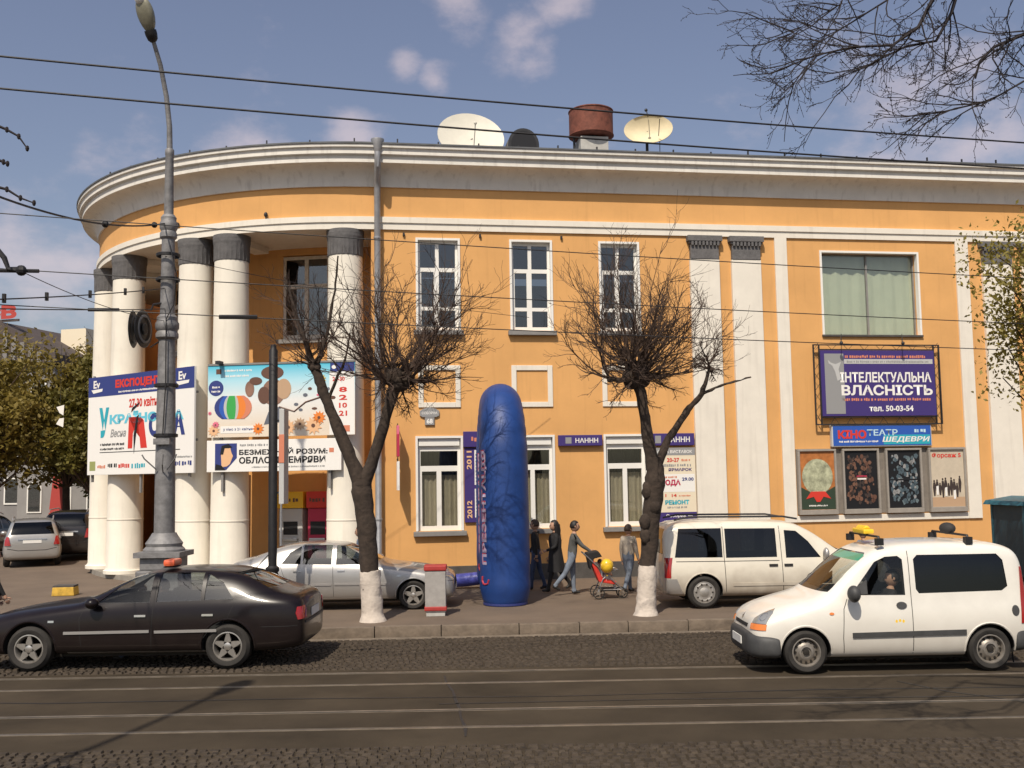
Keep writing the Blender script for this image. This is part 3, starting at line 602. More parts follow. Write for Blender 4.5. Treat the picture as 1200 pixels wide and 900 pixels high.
ticks(b, 'print_white', .12, .34, 1.26, 1.31, y-.004, 2); ticks(b, 'print_white', .1, .34, 1.15, 1.2, y-.004, 3); ticks(b, 'print_white', .45, 1.2, 1.68, 1.73, y, 4); ticks(b, 'print_white', .45, 1.1, 1.54, 1.59, y, 5); panel('print_block', 'print_brown', b, .22, .36, 1.62, 1.75, y-.003, y)
mat('p_br2', (.24,.13,.09), .5, var=.2, vs=5)
for k_, (cx_, cz_, rx_, rz2, mm) in enumerate(((1.72,1.62,.30,.17,'print_brown'),(1.75,1.12,.30,.34,'p_br2'),(2.02,1.20,.20,.26,'print_tan'),(1.50,1.05,.16,.22,'print_brown'),(1.12,1.22,.12,.20,'p_br2'),(1.28,1.42,.17,.10,'print_brown'))): flat_poly('print_shape', mm, b, disc(cx_, min(cz_, Hh-rz2-.01), rx_, rz2, 20), y-.0012*k_)
flat_poly('print_shape', mat('p_gy', (.12,.13,.16), .5) and 'p_gy', b, [(1.5,.3),(1.62,.62),(1.9,.75),(2.1,.55),(1.9,.35)], y)
q = random.Random(12)
for i in range(9):
    x = 2.35+i*.12; flat_poly('print_shape', q.choice(('print_pink', 'print_brown', 'print_pink', 'p_gy')), b, disc(x, .85+q.uniform(-.2, .35), q.uniform(.04, .08), q.uniform(.03, .06), 8), y-.002)
MB().tube([(1.9, y, .75), (2.3, y, .62), (2.6, y, .85), (3.1, y, 1.0)], .02, 5).build('print_line', M['print_brown'], b)
for (x, z, r, mm) in ((.12,.16,.16,'print_peach'),(.22,.32,.1,'print_pink'),(1.35,.2,.16,'print_orange'),(2.15,.22,.2,'print_peach'),(2.45,.3,.17,'print_tan'),(2.8,.2,.24,'print_peach'),(2.95,.45,.18,'print_orange'),(3.0,1.42,.14,'print_yellow'),(.05,.62,.05,'print_pink')):
    n = 11; z = max(z, r+.01); x = max(x, r+.01); flat_poly('print_flower', mm, b, [(x+r*(1 if k % 2 else .62)*math.cos(2*PI*k/(2*n)), z+r*(1 if k % 2 else .62)*math.sin(2*PI*k/(2*n))) for k in range(2*n)], y-.006); flat_poly('flower_eye', 'print_brown', b, disc(x, z, r*.22, r*.22, 8), y-.0105)
panel('print_block', 'print_white', b, .35, 1.25, .1, .28, y-.004, y-.001); letters('у кіно з 21 квітня', .42, 1.2, .15, .24, y-.004, M['print_navy'], b, bold=.01)
panel('print_block', 'print_white', b, 3.22, W-.01, .01, Hh-.24, y-.002, y); panel('print_block', 'print_navy', b, 3.24, W-.01, Hh-.238, Hh-.01, y-.003, y)
for i, tx in enumerate(('24-30', '8', '2', '10', '21')): letters(tx, 3.47 if i else 3.3, 3.68 if i else 3.62, 1.36-.20*i-(.08 if i else 0), 1.36-.20*i+.11-(.06 if i else 0), y-.002, M['print_red'], b, bold=.03)
panel('print_block', 'print_salmon', b, 3.4, 3.75, .08, .24, y-.005, y-.002); flat_poly('emblem', 'print_white', b, disc(3.34, Hh-.12, .06, .05, 10), y-.003)
MB().box(0, W, -.06, .03, Hh+.001, Hh+.05).box(.3, .36, .021, .25, -.3, Hh).box(W-.4, W-.34, .021, .25, -.3, Hh).box(W/2, W/2+.06, .021, .08, 0, Hh).box(.35, .4, .25, .6, .9, .95).box(W-.4, W-.35, .25, .6, .9, .95).build('support_frame', M['sill_grey'], b)
MB().box(.30, .42, -.3, -.06, Hh+.02, Hh+.10).build('floodlight', M['dark_metal'], b)
b, W, Hh = billboard((-7.80, 26.18), (-4.30, 25.73), 3.08, 3.88, 'long white sign with a man’s portrait and black title under the colourful billboard', 'title_sign')
b['label'] = 'long white sign with a portrait and black title under the colourful billboard'; b['category'] = 'sign'
panel('board', 'print_white', b, 0, W, 0, Hh, -.04, .02, bevel=.006); y = -.041
flat_poly('shield', 'print_navy', b, [(.22,.72),(.80,.72),(.80,.35),(.52,.05),(.22,.06)], y); flat_poly('portrait', 'print_peach', b, [(.40,.12),(.38,.45),(.46,.64),(.62,.63),(.66,.48),(.70,.40),(.66,.30),(.62,.2),(.54,.14)], y-.004); flat_poly('portrait_hair', 'print_black', b, [(.36,.44),(.40,.66),(.58,.71),(.68,.62),(.60,.60),(.48,.60),(.44,.44)], y-.008); flat_poly('portrait_collar', 'print_black', b, [(.22,.05),(.25,.2),(.40,.16),(.5,.05)], y-.008)
letters('БЕЗМЕЖНИЙ РОЗУМ:', .86, 3.18, .42, .59, y, M['print_black'], b, bold=.035); letters('ОБЛАСТІ ТЕМРЯВИ', .86, 3.12, .20, .37, y, M['print_black'], b, bold=.035)
ticks(b, 'print_grey', .88, 1.9, .64, .70, y, 3); ticks(b, 'print_grey', 1.2, 3.1, .09, .13, y, 4); panel('print_block', 'print_salmon', b, 3.22, 3.34, .45, .56, y-.003, y)
MB().box(.36, .42, .021, .2, -.5, Hh).box(W-.35, W-.29, .021, .2, -.45, Hh).box(.37, .41, .2, .6, .3, .34).box(W-.34, W-.3, .2, .6, .3, .34).build('support_frame', M['sill_grey'], b)
# --- cash machines under the porch
def atm(a, m1, m2, label, w=.62):
    x, yy = arc(RI+.22, R(a)); p = fw(x, yy, .33); o = tag(empty('cash_machine', p, R(9)-R(a)), label, 'cash machine', 'cash machines under the porch')
    MB().box(-w/2, w/2, -.2, .2, 0, 1.75).build('cabinet', M[m2], o, bevel=.03); MB().box(-w/2-.03, w/2+.03, -.24, .18, 1.76, 2.2).build('header', M[m1], o, bevel=.02)
    MB().box(-.2, .2, -.215, -.2, 1.05, 1.4).build('screen', M['print_black'], o); MB().box(-.22, .22, -.30, -.2, .88, .96).build('keyboard', M['steel'], o, bevel=.01); MB().box(-.15, .15, -.212, -.2, .6, .68).build('cash_slot', M['print_black'], o); ticks(o, 'print_brown', -w/2+.06, w/2-.06, 1.92, 2.03, -.241, 3)
atm(19.6, 'print_yellow', 'print_lightgrey', 'grey cash machine with yellow header under the porch', .68)
atm(13.4, 'print_red', 'print_crimson', 'red cash machine beside the yellow headed one under the porch', .56)
# ---------------------------------------------------------------- things on the roof
def dish(name, px, rx, rz_, tilt, yaw, m, label, stand):
    o = tag(empty(name, px), label, 'satellite dish'); mb = MB(); n = 36; mr_ = 6
    T = Matrix.Rotation(yaw, 4, 'Z') @ Matrix.Rotation(tilt, 4, 'X')
    for s_ in (0, .03):
        for j in range(mr_+1):
            for k in range(n):
                r = j/mr_; a = 2*PI*k/n; mb.v.append(tuple(T @ Vector((rx*r*math.cos(a), .22*rx*(1-r*r)+s_, rz_*r*math.sin(a)))))
    L_ = (mr_+1)*n
    for s_ in (0, 1):
        for j in range(mr_):
            for k in range(n):
                f = (s_*L_+j*n+k, s_*L_+j*n+(k+1) % n, s_*L_+(j+1)*n+(k+1) % n, s_*L_+(j+1)*n+k); mb.f.append(f if s_ else f[::-1]); mb.m.append(0)
    for k in range(n): mb.f.append((mr_*n+k, mr_*n+(k+1) % n, L_+mr_*n+(k+1) % n, L_+mr_*n+k)); mb.m.append(0)
    mb.build('reflector', M[m], o, smooth=60)
    MB().tube([(0, .25*rx, 0), (0, .5*rx, -.2), (0, .5*rx, -stand)], .045, 8).tube([(0, .5*rx, -stand), (.4, .5*rx+.2, -stand-.25)], .03, 6).tube([(0, .5*rx, -stand), (-.4, .5*rx+.2, -stand-.25)], .03, 6).build('mast', M['dark_metal'], o)
    return o, T
o, T = dish('satellite_dish', (-1.12, 30.2, 13.12), 1.02, .98, R(-28), R(12), 'dish_white', 'large white satellite dish on the roof edge', 1.3)
MB().tube([T @ Vector((0, 0, -.8)), T @ Vector((0, -.75, -.25))], .018, 5).ball(T @ Vector((0, -.75, -.25)), .05, 8, 6).build('feed_arm', M['dish_white'], o)
o, T = dish('satellite_dish', (4.22, 30.0, 13.18), .73, .46, R(-8), R(-8), 'dish_cream', 'smaller cream satellite dish on a thin mast right of the rusty chimney', 1.35)
MB().tube([T @ Vector((0, .0, .4)), T @ Vector((-.05, -.5, .38))], .014, 5).ball(T @ Vector((-.05, -.5, .36)), .05, 8, 6).tube([T @ Vector((.3, .0, -.25)), T @ Vector((.34, -.5, .05))], .012, 5).tube([(.35, .2, -1.3), (.35, .1, -.3)], .012, 5).build('feed_arm', M['dark_metal'], o)
o = tag(empty('roof_chimney', (2.50, 30, 11.5), R(9)), 'rusty drum topped chimney on a grey shaft above the roof', 'chimney')
MB().box(-.42, .42, -.42, .42, 0, 1.35).build('shaft', M['concrete_grey'], o, bevel=.02)
MB().lathe([(.60, 1.42), (.66, 1.45), (.66, 2.22), (.62, 2.26), (.30, 2.32)], 32).build('drum', M['rust'], o, smooth=40); MB().lathe([(.3, 1.2), (.3, 1.5)], 16).box(-.56, -.5, -.03, .03, .95, 1.45).build('drum_bracket', M['dark_metal'], o)
for z in (1.46, 2.2): MB().lathe([(.662, z), (.68, z+.005), (.68, z+.03), (.662, z+.035)], 32, cap=False).build('drum_rim', M['rust'], o)
o = tag(empty('roof_vent', (.40, 30.2, 11.75), R(9)), 'dark arched roof vent beside the large white dish', 'roof vent')
pts = disc(0, .95, .47, .5, 16, 0, PI)+[(-.47, 0), (.47, 0)]
MB().prism(pts, -.4, .4).build('vent_hood', M['dark_metal'], o, smooth=40); MB().prism(disc(0, .95, .38, .42, 16, 0, PI)+[(-.38,.1),(.38,.1)], -.42, -.401).build('vent_mouth', M['print_black'], o)
# ---------------------------------------------------------------- vehicles
def paint(name, col, rough=.32, metal=.0, coat=.8, dust=.25):
    m = mat(name, col, rough, metal, coat=coat, var=.06, vs=2.5, col2=None); t = m.node_tree; b_ = t.nodes['Principled BSDF']
    c = t.nodes.new('ShaderNodeTexCoord'); s = t.nodes.new('ShaderNodeSeparateXYZ'); t.links.new(c.outputs['Object'], s.inputs[0])
    n = t.nodes.new('ShaderNodeTexNoise'); n.inputs['Scale'].default_value = 5; n.inputs['Detail'].default_value = 6; t.links.new(c.outputs['Object'], n.inputs['Vector'])
    a = t.nodes.new('ShaderNodeMath'); a.operation = 'MULTIPLY_ADD'; a.inputs[1].default_value = -.5; t.links.new(n.outputs['Fac'], a.inputs[0]); t.links.new(s.outputs['Z'], a.inputs[2])
    r = t.nodes.new('ShaderNodeMapRange'); r.inputs['From Min'].default_value = .55; r.inputs['From Max'].default_value = -.05; r.inputs['To Min'].default_value = dust*.18; r.inputs['To Max'].default_value = dust*1.6; t.links.new(a.outputs[0], r.inputs['Value'])
    x = t.nodes.new('ShaderNodeMix'); x.data_type = 'RGBA'; x.inputs['B'].default_value = (.20, .15, .105, 1); t.links.new(r.outputs[0], x.inputs['Factor'])
    src = b_.inputs['Base Color'].links[0].from_socket; t.links.new(src, x.inputs['A']); t.links.new(x.outputs['Result'], b_.inputs['Base Color'])
    r3 = t.nodes.new('ShaderNodeMapRange'); r3.inputs['To Min'].default_value = rough; r3.inputs['To Max'].default_value = .9; t.links.new(r.outputs[0], r3.inputs['Value']); t.links.new(r3.outputs[0], b_.inputs['Roughness'])
    b_.inputs['Specular IOR Level'].default_value = .5 if sum(col) > .2 else .18
    return m
paint('paint_black', (.009, .006, .007), .3, 0, .28, .03); paint('paint_silver', (.42, .41, .395), .34, .55, .8, .22); paint('paint_white', (.74, .71, .64), .3, 0, .7, .3); paint('paint_cream', (.73, .68, .57), .34, 0, .6, .55); paint('paint_dark', (.014, .012, .013), .25, 0, .9, .06)
mat('interior', (.028, .026, .025), .8); mat('seat_cloth', (.06, .058, .058), .95, var=.2, vs=12); mat('rubber', (.018, .017, .016), .85, var=.3, vs=9); mat('tyre', (.026, .023, .020), .85, var=.4, vs=6)
mat('alloy', (.52, .49, .45), .32, .8, var=.15, vs=9); mat('steel_rim', (.30, .27, .235), .5, .6, var=.25, vs=9); mat('hubcap', (.36, .34, .31), .45, .5, var=.2, vs=9)
mat('bumper_plastic', (.05, .05, .05), .6, var=.25, vs=6); mat('chrome', (.62, .58, .52), .22, .9); mat('trim_silver', (.44, .42, .40), .4, .6); mat('brake_dark', (.03, .025, .02), .7, .4); mat('plate_white', (.7, .69, .66), .5)
mat('tail_red', (.32, .012, .012), .18, coat=1); mat('amber', (.72, .20, .03), .18, coat=1); mat('lamp_clear', (.42, .42, .40), .12, .5, coat=1); mat('taxi_orange', (.75, .13, .05), .35, coat=.4); mat('taxi_yellow', (.85, .55, .03), .4); mat('seam', (.012, .011, .011), .8)
glass('car_glass', (.42, .45, .44), 1.0); glass('car_glass_dark', (.07, .075, .08), .55); glass('car_glass_clear', (.8, .82, .8), .45)
def half(st, inset=0):
    x, zs, zb, zt, wb, wr = st; gh = zt-zb; g_ = min(1, max(0, (gh-.12)/.26)); g_ = g_*g_*(3-2*g_)
    a = Vector((wb*.80, zb+.72*gh)); b_ = Vector((wb*.46, zt-.012)); c = Vector((wr+.025, zt-.08)); d = Vector((wr-.10, zt-.014))
    p7 = a.lerp(c, g_); p8 = b_.lerp(d, g_)
    return [(0, zs), (wb*.8, zs), (wb-.05, zs+.03), (wb-.006, zs+.16*(zb-zs)/.6), (wb, zs+.55*(zb-zs)), (wb-.02, zb-.08*(zb-zs)/.6), (wb-.05, zb), tuple(p7), tuple(p8), (0, zt)]
def loft(stations, sub=2, mi=0):
    vs = []; n = 18
    for st in stations:
        h = half(st); ring = [(st[0], y, z) for y, z in h]+[(st[0], -y, z) for y, z in h[-2:0:-1]]; vs += ring
    fs = [(i*n+k, i*n+(k+1) % n, (i+1)*n+(k+1) % n, (i+1)*n+k) for i in range(len(stations)-1) for k in range(n)]
    fs += [tuple(range(n))[::-1], tuple((len(stations)-1)*n+k for k in range(n))]
    me = bpy.data.meshes.new('loft'); me.from_pydata(vs, [], fs); o = bpy.data.objects.new('loft', me); C.objects.link(o)
    s = o.modifiers.new('s', 'SUBSURF'); s.levels = s.render_levels = sub
    r = evalmesh(o); bpy.data.objects.remove(o)
    bm = bmesh.new(); bm.from_mesh(r); bmesh.ops.recalc_face_normals(bm, faces=bm.faces); bm.to_mesh(r); bm.free()
    return r
def cut(me, cutter, mi=1):
    o = bpy.data.objects.new('a', me); C.objects.link(o)
    if isinstance(cutter, MB):
        cm_ = bpy.data.meshes.new('c'); cm_.from_pydata(cutter.v, [], cutter.f)
    else: cm_ = cutter
    bm = bmesh.new(); bm.from_mesh(cm_); bmesh.ops.recalc_face_normals(bm, faces=bm.faces); bm.to_mesh(cm_); bm.free()
    while len(cm_.materials) < len(me.materials): cm_.materials.append(me.materials[len(cm_.materials)])
    cm_.polygons.foreach_set('material_index', [mi]*len(cm_.polygons))
    c = bpy.data.objects.new('b', cm_); C.objects.link(c)
    b_ = o.modifiers.new('b', 'BOOLEAN'); b_.operation = 'DIFFERENCE'; b_.object = c; b_.solver = 'EXACT'
    r = evalmesh(o); bpy.data.objects.remove(o); bpy.data.objects.remove(c); return r
def decal(bvh, pts, side, off, m, name, parent, thick=0, cell=.07, D=None):
    """polygon projected onto the body: side = 'l','r' (x,z), 'f','b' (y,z) or a tuple frame (O,U,V,D)"""
    fr_ = {'l': ((0,-3,0), (1,0,0), (0,0,1), (0,1,0)), 'r': ((0,3,0), (1,0,0), (0,0,1), (0,-1,0)), 'f': ((-4,0,0), (0,1,0), (0,0,1), (1,0,0)), 'b': ((9,0,0), (0,1,0), (0,0,1), (-1,0,0)), 't': ((0,0,4), (1,0,0), (0,1,0), (0,0,-1))}
    O_, U_, V_, D_ = [Vector(q) for q in (fr_[side] if isinstance(side, str) else side)]
    bm = bmesh.new(); vs_ = [bm.verts.new((a, b_, 0)) for a, b_ in pts]; bm.faces.new(vs_)
    for ax in (0, 1):
        lo = min(p[ax] for p in pts); hi = max(p[ax] for p in pts); k = math.floor((hi-lo)/cell)
        for i in range(1, k+1):
            co = [0, 0, 0]; no = [0, 0, 0]; co[ax] = lo+(hi-lo)*i/(k+1); no[ax] = 1
            bmesh.ops.bisect_plane(bm, geom=bm.verts[:]+bm.edges[:]+bm.faces[:], plane_co=co, plane_no=no)
    for v in bm.verts:
        p = O_+U_*v.co.x+V_*v.co.y; h = bvh.ray_cast(p, D_)
        if h[0] is None: h = bvh.find_nearest(p+D_*2.2)
        v.co = h[0]-D_*off
    if thick:
        r = bmesh.ops.extrude_face_region(bm, geom=bm.faces[:])
        for e_ in r['geom']:
            if isinstance(e_, bmesh.types.BMVert): e_.co -= D_*thick
    bmesh.ops.recalc_face_normals(bm, faces=bm.faces); bm.normal_update()
    if not thick and sum(f.normal.dot(D_)*f.calc_area() for f in bm.faces) > 0: bmesh.ops.reverse_faces(bm, faces=bm.faces)
    me = bpy.data.meshes.new(name); bm.to_mesh(me); bm.free(); me.materials.append(M[m])
    me.polygons.foreach_set('use_smooth', [True]*len(me.polygons)); me.set_sharp_from_angle(angle=R(40))
    return obj(name, me, parent)
def seam(bvh, pts, side, parent, w_=.008, name='door_seam', m='seam'):
    P = [Vector(p) for p in pts]; L_ = []; Rr = []
    for i, p in enumerate(P):
        a = (P[min(i+1, len(P)-1)]-P[max(i-1, 0)]).normalized(); n = Vector((-a.y, a.x))*w_/2; L_.append(p+n); Rr.append(p-n)
    return decal(bvh, [tuple(p) for p in L_]+[tuple(p) for p in Rr[::-1]], side, .0015, m, name, parent, cell=.05)
WH = {}
def wheel_mesh(style, r, rr):
    """tyre and rim meshes, outer face towards -y"""
    k = (style, r, rr)
    if k in WH: return WH[k]
    ty = MB().lathe([(rr, .09), (rr, -.085), (rr+.015, -.095), (rr+.06, -.10), (r-.03, -.085), (r-.005, -.06), (r, -.03), (r, .06), (r-.03, .09), (rr, .09)], 40, axis='Y', cap=False)
    o = ty.build('wheel', M['tyre'], smooth=35, fixn=True); tm = o.data; bpy.data.objects.remove(o)
    rm = MB(); rm.lathe([(rr, -.088), (rr-.015, -.09), (rr-.03, -.06), (rr-.035, .05)], 40, axis='Y', cap=False)
    if style in ('star', 'alloy'):
        rm.lathe([(rr-.035, .02), (.03, .02)], 30, axis='Y', cap=True, m=1)
        n = 5
        for i in range(n):
            a = 2*PI*i/n+.3; c, s = math.cos(a), math.sin(a)
            w0, w1 = (.032, .048) if style == 'star' else (.045, .022)
            q_ = [(.03, -w0*1.1), (rr*.55, -w0), (rr-.022, -w1*1.25), (rr-.022, w1*1.25), (rr*.55, w0), (.03, w0*1.1)]
            if style == 'star': q_ = [(.03,-.05),(rr*.5,-.04),(rr-.022,-.018),(rr-.022,.018),(rr*.5,.04),(.03,.05)]
            rm.prism([(u*c-v*s, u*s+v*c) for u, v in q_], -.082, -.05)
        rm.lathe([(.05, -.05), (.05, -.085), (.03, -.092), (.01, -.093)], 16, axis='Y')
    elif style == 'steel':
        rm.lathe([(rr-.035, -.02), (rr-.05, -.035), (rr*.62, -.05), (rr*.5, -.075), (rr*.36, -.08), (rr*.30, -.055), (.02, -.05)], 36, axis='Y', cap=True)
        for i in range(12):
            a = 2*PI*i/12; rm.lathe([(.018, -.045), (.016, -.056)], 8, (rr*.73*math.cos(a), 0, rr*.73*math.sin(a)), 'Y', m=1)
        rm.lathe([(.045, -.05), (.045, -.085), (.02, -.09)], 14, axis='Y', m=1)
    else:
        rm.lathe([(rr-.02, -.085), (rr-.05, -.095), (rr*.66, -.09), (rr*.6, -.075), (rr*.5, -.08), (rr*.25, -.11), (.01, -.112)], 36, axis='Y', cap=True)
        for i in range(10):
            a = 2*PI*i/10; rm.lathe([(.02, -.088), (.018, -.098)], 8, (rr*.76*math.cos(a), 0, rr*.76*math.sin(a)), 'Y', m=1)
    o = rm.build('rim', [M[{'star': 'alloy', 'alloy': 'alloy', 'steel': 'steel_rim', 'cap': 'hubcap'}[style]], M['brake_dark']], smooth=30, fixn=True); rmm = o.data; bpy.data.objects.remove(o)
    WH[k] = (tm, rmm); return WH[k]
def seat_mb(x, y, w_=.5, z=.28):
    mb = MB(); mb.box(x-.25, x+.25, y-w_/2, y+w_/2, z, z+.18)
    mb.prism([(x+.16, z+.1), (x+.30, z+.1), (x+.44, z+.68), (x+.34, z+.72)], y-w_/2+.02, y+w_/2-.02)
    return mb
def car(name, label, stations, paintm, fx, rx, tr, rim, rimr, wins, wsh, rwin, loc, rz, scale=(1,1,1), cab=(1.3, 4.0), glassm=('car_glass',)*3, sub=2, seats=((1.7, 2.75),), group=None, zoff=.0):
    root = tag(empty(name, loc, rz), label, 'car', group); root.scale = scale
    me = loft(stations, sub); bvh = BVHTree.FromPolygons([v.co.copy() for v in me.vertices], [tuple(p.vertices) for p in me.polygons])
    me.materials.append(M[paintm]); me.materials.append(M['interior'])
    hw = max(s[4] for s in stations)
    cav = []
    c0, c1 = cab
    def interp(x):
        for a, b_ in zip(stations[:-1], stations[1:]):
            if a[0] <= x <= b_[0]:
                t = (x-a[0])/(b_[0]-a[0]+1e-9); return [a[i]+(b_[i]-a[i])*t for i in range(6)]
    k = 14
    for i in range(k+1):
        x = c0+(c1-c0)*i/k; s = interp(x); cav.append((x, .30, s[2]-.0, max(s[3]-.05, s[2]+.01), s[4]-.09, s[5]-.045))
    me = cut(me, loft(cav, 1))
    wc = MB()
    for w_ in wins: wc.prism(w_, -1.6, 1.6)
    me = cut(me, wc)
    if wsh:
        v = MB(); n = len(wsh); v.add([(-.3, y, z) for y, z in wsh]+[((c0+c1)/2, y, z) for y, z in wsh], [tuple(range(n)), tuple(range(n, 2*n))]+[(i, (i+1) % n, (i+1) % n+n, i+n) for i in range(n)]); me = cut(me, v)
    if rwin:
        v = MB(); n = len(rwin); v.add([((c0+c1)/2+.4, y, z) for y, z in rwin]+[(stations[-1][0]+.5, y, z) for y, z in rwin], [tuple(range(n)), tuple(range(n, 2*n))]+[(i, (i+1) % n, (i+1) % n+n, i+n) for i in range(n)]); me = cut(me, v)
    ww = MB()
    for x in (fx, rx):
        for s in (-1, 1): ww.lathe([(tr+.055, s*(hw-.27)), (tr+.055, s*(hw+.2))], 32, (x, 0, tr+zoff), 'Y')
    me = cut(me, ww)
    me.polygons.foreach_set('use_smooth', [True]*len(me.polygons)); me.set_sharp_from_angle(angle=R(32)); me.update()
    body = obj('body', me, root)
    for s in ('l', 'r'):
        for i, w_ in enumerate(wins):
            cx = sum(p[0] for p in w_)/len(w_); cz = sum(p[1] for p in w_)/len(w_); ex = [(cx+(x-cx)*1.02, cz+(z-cz)*1.03) for x, z in w_]
            gm = glassm[0] if i == 0 else glassm[1]
            if gm: decal(bvh, ex, s, -.012, gm, 'side_window', root)
    if wsh: decal(bvh, wsh, 'f', -.01, glassm[0], 'windscreen', root)
    if rwin: decal(bvh, rwin, 'b', -.01, glassm[2], 'rear_window', root)
    for x in (fx, rx):
        for s in (-1, 1):
            al = []
            for k in range(21):
                a = R(-14+208*k/20); px_, pz_ = x+(tr+.062)*math.cos(a), tr+zoff+(tr+.062)*math.sin(a)
                if pz_ < .24: continue
                h = bvh.ray_cast(Vector((px_, s*3, pz_)), Vector((0, -s, 0)))
                if h[0] is not None: al.append((px_, h[0].y-s*.006, pz_))
            if len(al) > 4: MB().tube(al, .017, 6).build('arch_lip', M[paintm], root, smooth=60)
    tm, rm = wheel_mesh(rim, tr, rimr)
    for x in (fx, rx):
        for s in (-1, 1):
            w_ = obj('wheel', tm, root); w_.location = (x, s*(hw-.115), tr); w_.rotation_euler.z = 0 if s < 0 else PI; obj('rim', rm, w_)
    MB().box(fx+.1, rx-.1, -hw+.25, hw-.25, .16, .24).tube([(fx, -hw+.2, tr), (fx, hw-.2, tr)], .05, 8).tube([(rx, -hw+.2, tr), (rx, hw-.2, tr)], .05, 8).build('underbody', M['brake_dark'], root)
    for fr_, rr_ in seats:
        for s in (-1, 1): seat_mb(fr_, s*.36).build('seat', M['seat_cloth'], root, bevel=.03)
        seat_mb(rr_, 0, 1.2).build('rear_seat', M['seat_cloth'], root, bevel=.03)
    return root, bvh
def mirror_(root, x, z, hw, m, sx=.09, sy=.10, sz=.075):
    for s in (-1, 1):
        MB().ball((x, s*(hw+.09), z), (sx, sy, sz), 14, 10).tube([(x, s*(hw-.06), z-.04), (x, s*(hw+.06), z-.02)], .03, 6).build('wing_mirror', M[m], root, smooth=50)
def handles(bvh, root, xs, z, m, w_=.2, h=.05):
    for s in ('l', 'r'):
        for x in xs: decal(bvh, [(x, z), (x+w_, z), (x+w_, z+h), (x, z+h)], s, .0, m, 'door_handle', root, thick=.02, cell=.2)
def plate(root, x, z, f, txt=None):
    MB().box(x-.008, x+.008, -.26, .26, z-.06, z+.06).build('number_plate', M['plate_white'], root)
# --- black sedan
SED = [(0,.30,.48,.56,.56,.5),(.04,.23,.55,.68,.70,.58),(.16,.20,.64,.78,.79,.6),(.5,.20,.75,.865,.825,.6),(1.0,.2,.83,.93,.842,.6),(1.38,.2,.88,.97,.85,.62),(1.52,.2,.90,1.01,.85,.62),(1.8,.2,.92,1.18,.85,.62),(2.2,.2,.93,1.37,.85,.61),(2.45,.2,.94,1.42,.85,.60),(3.0,.2,.95,1.44,.85,.60),(3.45,.2,.96,1.41,.85,.60),(3.75,.2,.965,1.34,.845,.61),(4.1,.21,.965,1.19,.835,.62),(4.26,.22,.965,1.12,.83,.62),(4.5,.24,.95,1.075,.805,.6),(4.64,.26,.88,1.03,.765,.58),(4.70,.33,.74,.90,.70,.5)]
def sedan_bits(r, bvh0, trim, rearm, hm, K=1.0):
    dec0 = DEC0
    bvh = bvh0
    def decal(b_, pts, side, *a, **k): return dec0(b_, [(x, z*K) for x, z in pts], side, *a, **k)
    globals()['decal'] = decal
    sedan_bits_(r, bvh, trim, rearm, hm, K)
    globals()['decal'] = dec0
def sedan_bits_(r, bvh, trim, rearm, hm, K):
    seam_x = ((1.62, 2.50), (2.50, 3.25))
    for s in ('l', 'r'):
        seam(bvh, [(1.58,.92),(1.52,.75),(1.55,.35)], s, r); seam(bvh, [(2.50,1.36),(2.50,.93),(2.48,.30)], s, r); seam(bvh, [(3.58,.95),(3.50,.74),(3.30,.62),(3.12,.38)], s, r)
        for a, b_ in ((1.32, 2.46), (2.53, 3.36)): decal(bvh, [(a,.53),(b_,.54),(b_,.58),(a,.57)], s, .0, trim, 'side_moulding', r, thick=.014, cell=.1)
        decal(bvh, [(1.35,.24),(3.2,.24),(3.2,.262),(1.35,.262)], s, .0, trim, 'sill_strip', r, thick=.006, cell=.1); decal(bvh, [(1.10,.70),(1.18,.70),(1.18,.73),(1.10,.73)], s, .0, 'lamp_clear', 'side_repeater', r, thick=.008, cell=.2)
        seam(bvh, [(3.95,.60),(4.3,.60),(4.60,.62)], s, r, .01, 'bumper_seam')
        sg = -1 if s == 'l' else 1; q2 = math.sqrt(.5)
        decal(bvh, [(-.10,.70),(.09,.69),(.11,.78),(.08,.87),(-.08,.88),(-.11,.80)], ((4.50+2, sg*(.72+2), 0), (-q2, sg*q2, 0), (0,0,1), (-q2, -sg*q2, 0)), .002, 'tail_red', 'tail_light', r, thick=.012, cell=.06)
        decal(bvh, [(-.2,.58),(.16,.60),(.16,.72),(-.2,.70)], ((.04-2, sg*(.62+2), 0), (q2, sg*q2, 0), (0,0,1), (q2, -sg*q2, 0)), .002, 'lamp_clear', 'headlight', r, thick=.012, cell=.06)
    decal(bvh, [(-.62,.62),(.62,.62),(.62,.66),(-.62,.66)], 'b', .0, rearm, 'boot_trim', r, thick=.012); decal(bvh, [(-.3,.46),(.3,.46),(.3,.6),(-.3,.6)], 'f', .002, 'seam', 'grille', r, thick=.005); decal(bvh, [(-.26,.68),(.26,.68),(.26,.80),(-.26,.80)], 'b', .004, 'plate_white', 'number_plate', r, thick=.006, cell=.3)
    decal(bvh, [(-.26,.36),(.26,.36),(.26,.46),(-.26,.46)], 'f', .006, 'plate_white', 'number_plate', r, thick=.006, cell=.3)
    mirror_(r, 1.72, .98*K, .82, hm); handles(bvh, r, (2.26, 3.16), .83*K, 'chrome', .15, .03)
    MB().box(1.42, 1.72, -.66, .66, .72, .90).build('dashboard', M['interior'], r, bevel=.05); MB().lathe([(.17, 1.80), (.185, 1.80)], 20, (0, -.36, .86), 'X', cap=False).build('steering_wheel', M['interior'], r)
DEC0 = decal
SW = [[(1.72,.965),(2.44,.965),(2.44,1.365),(2.26,1.345),(1.98,1.185)], [(2.53,.97),(3.12,.985),(3.12,1.37),(2.53,1.375)], [(3.17,.99),(3.56,1.0),(3.40,1.23),(3.17,1.36)]]
KZ = .925
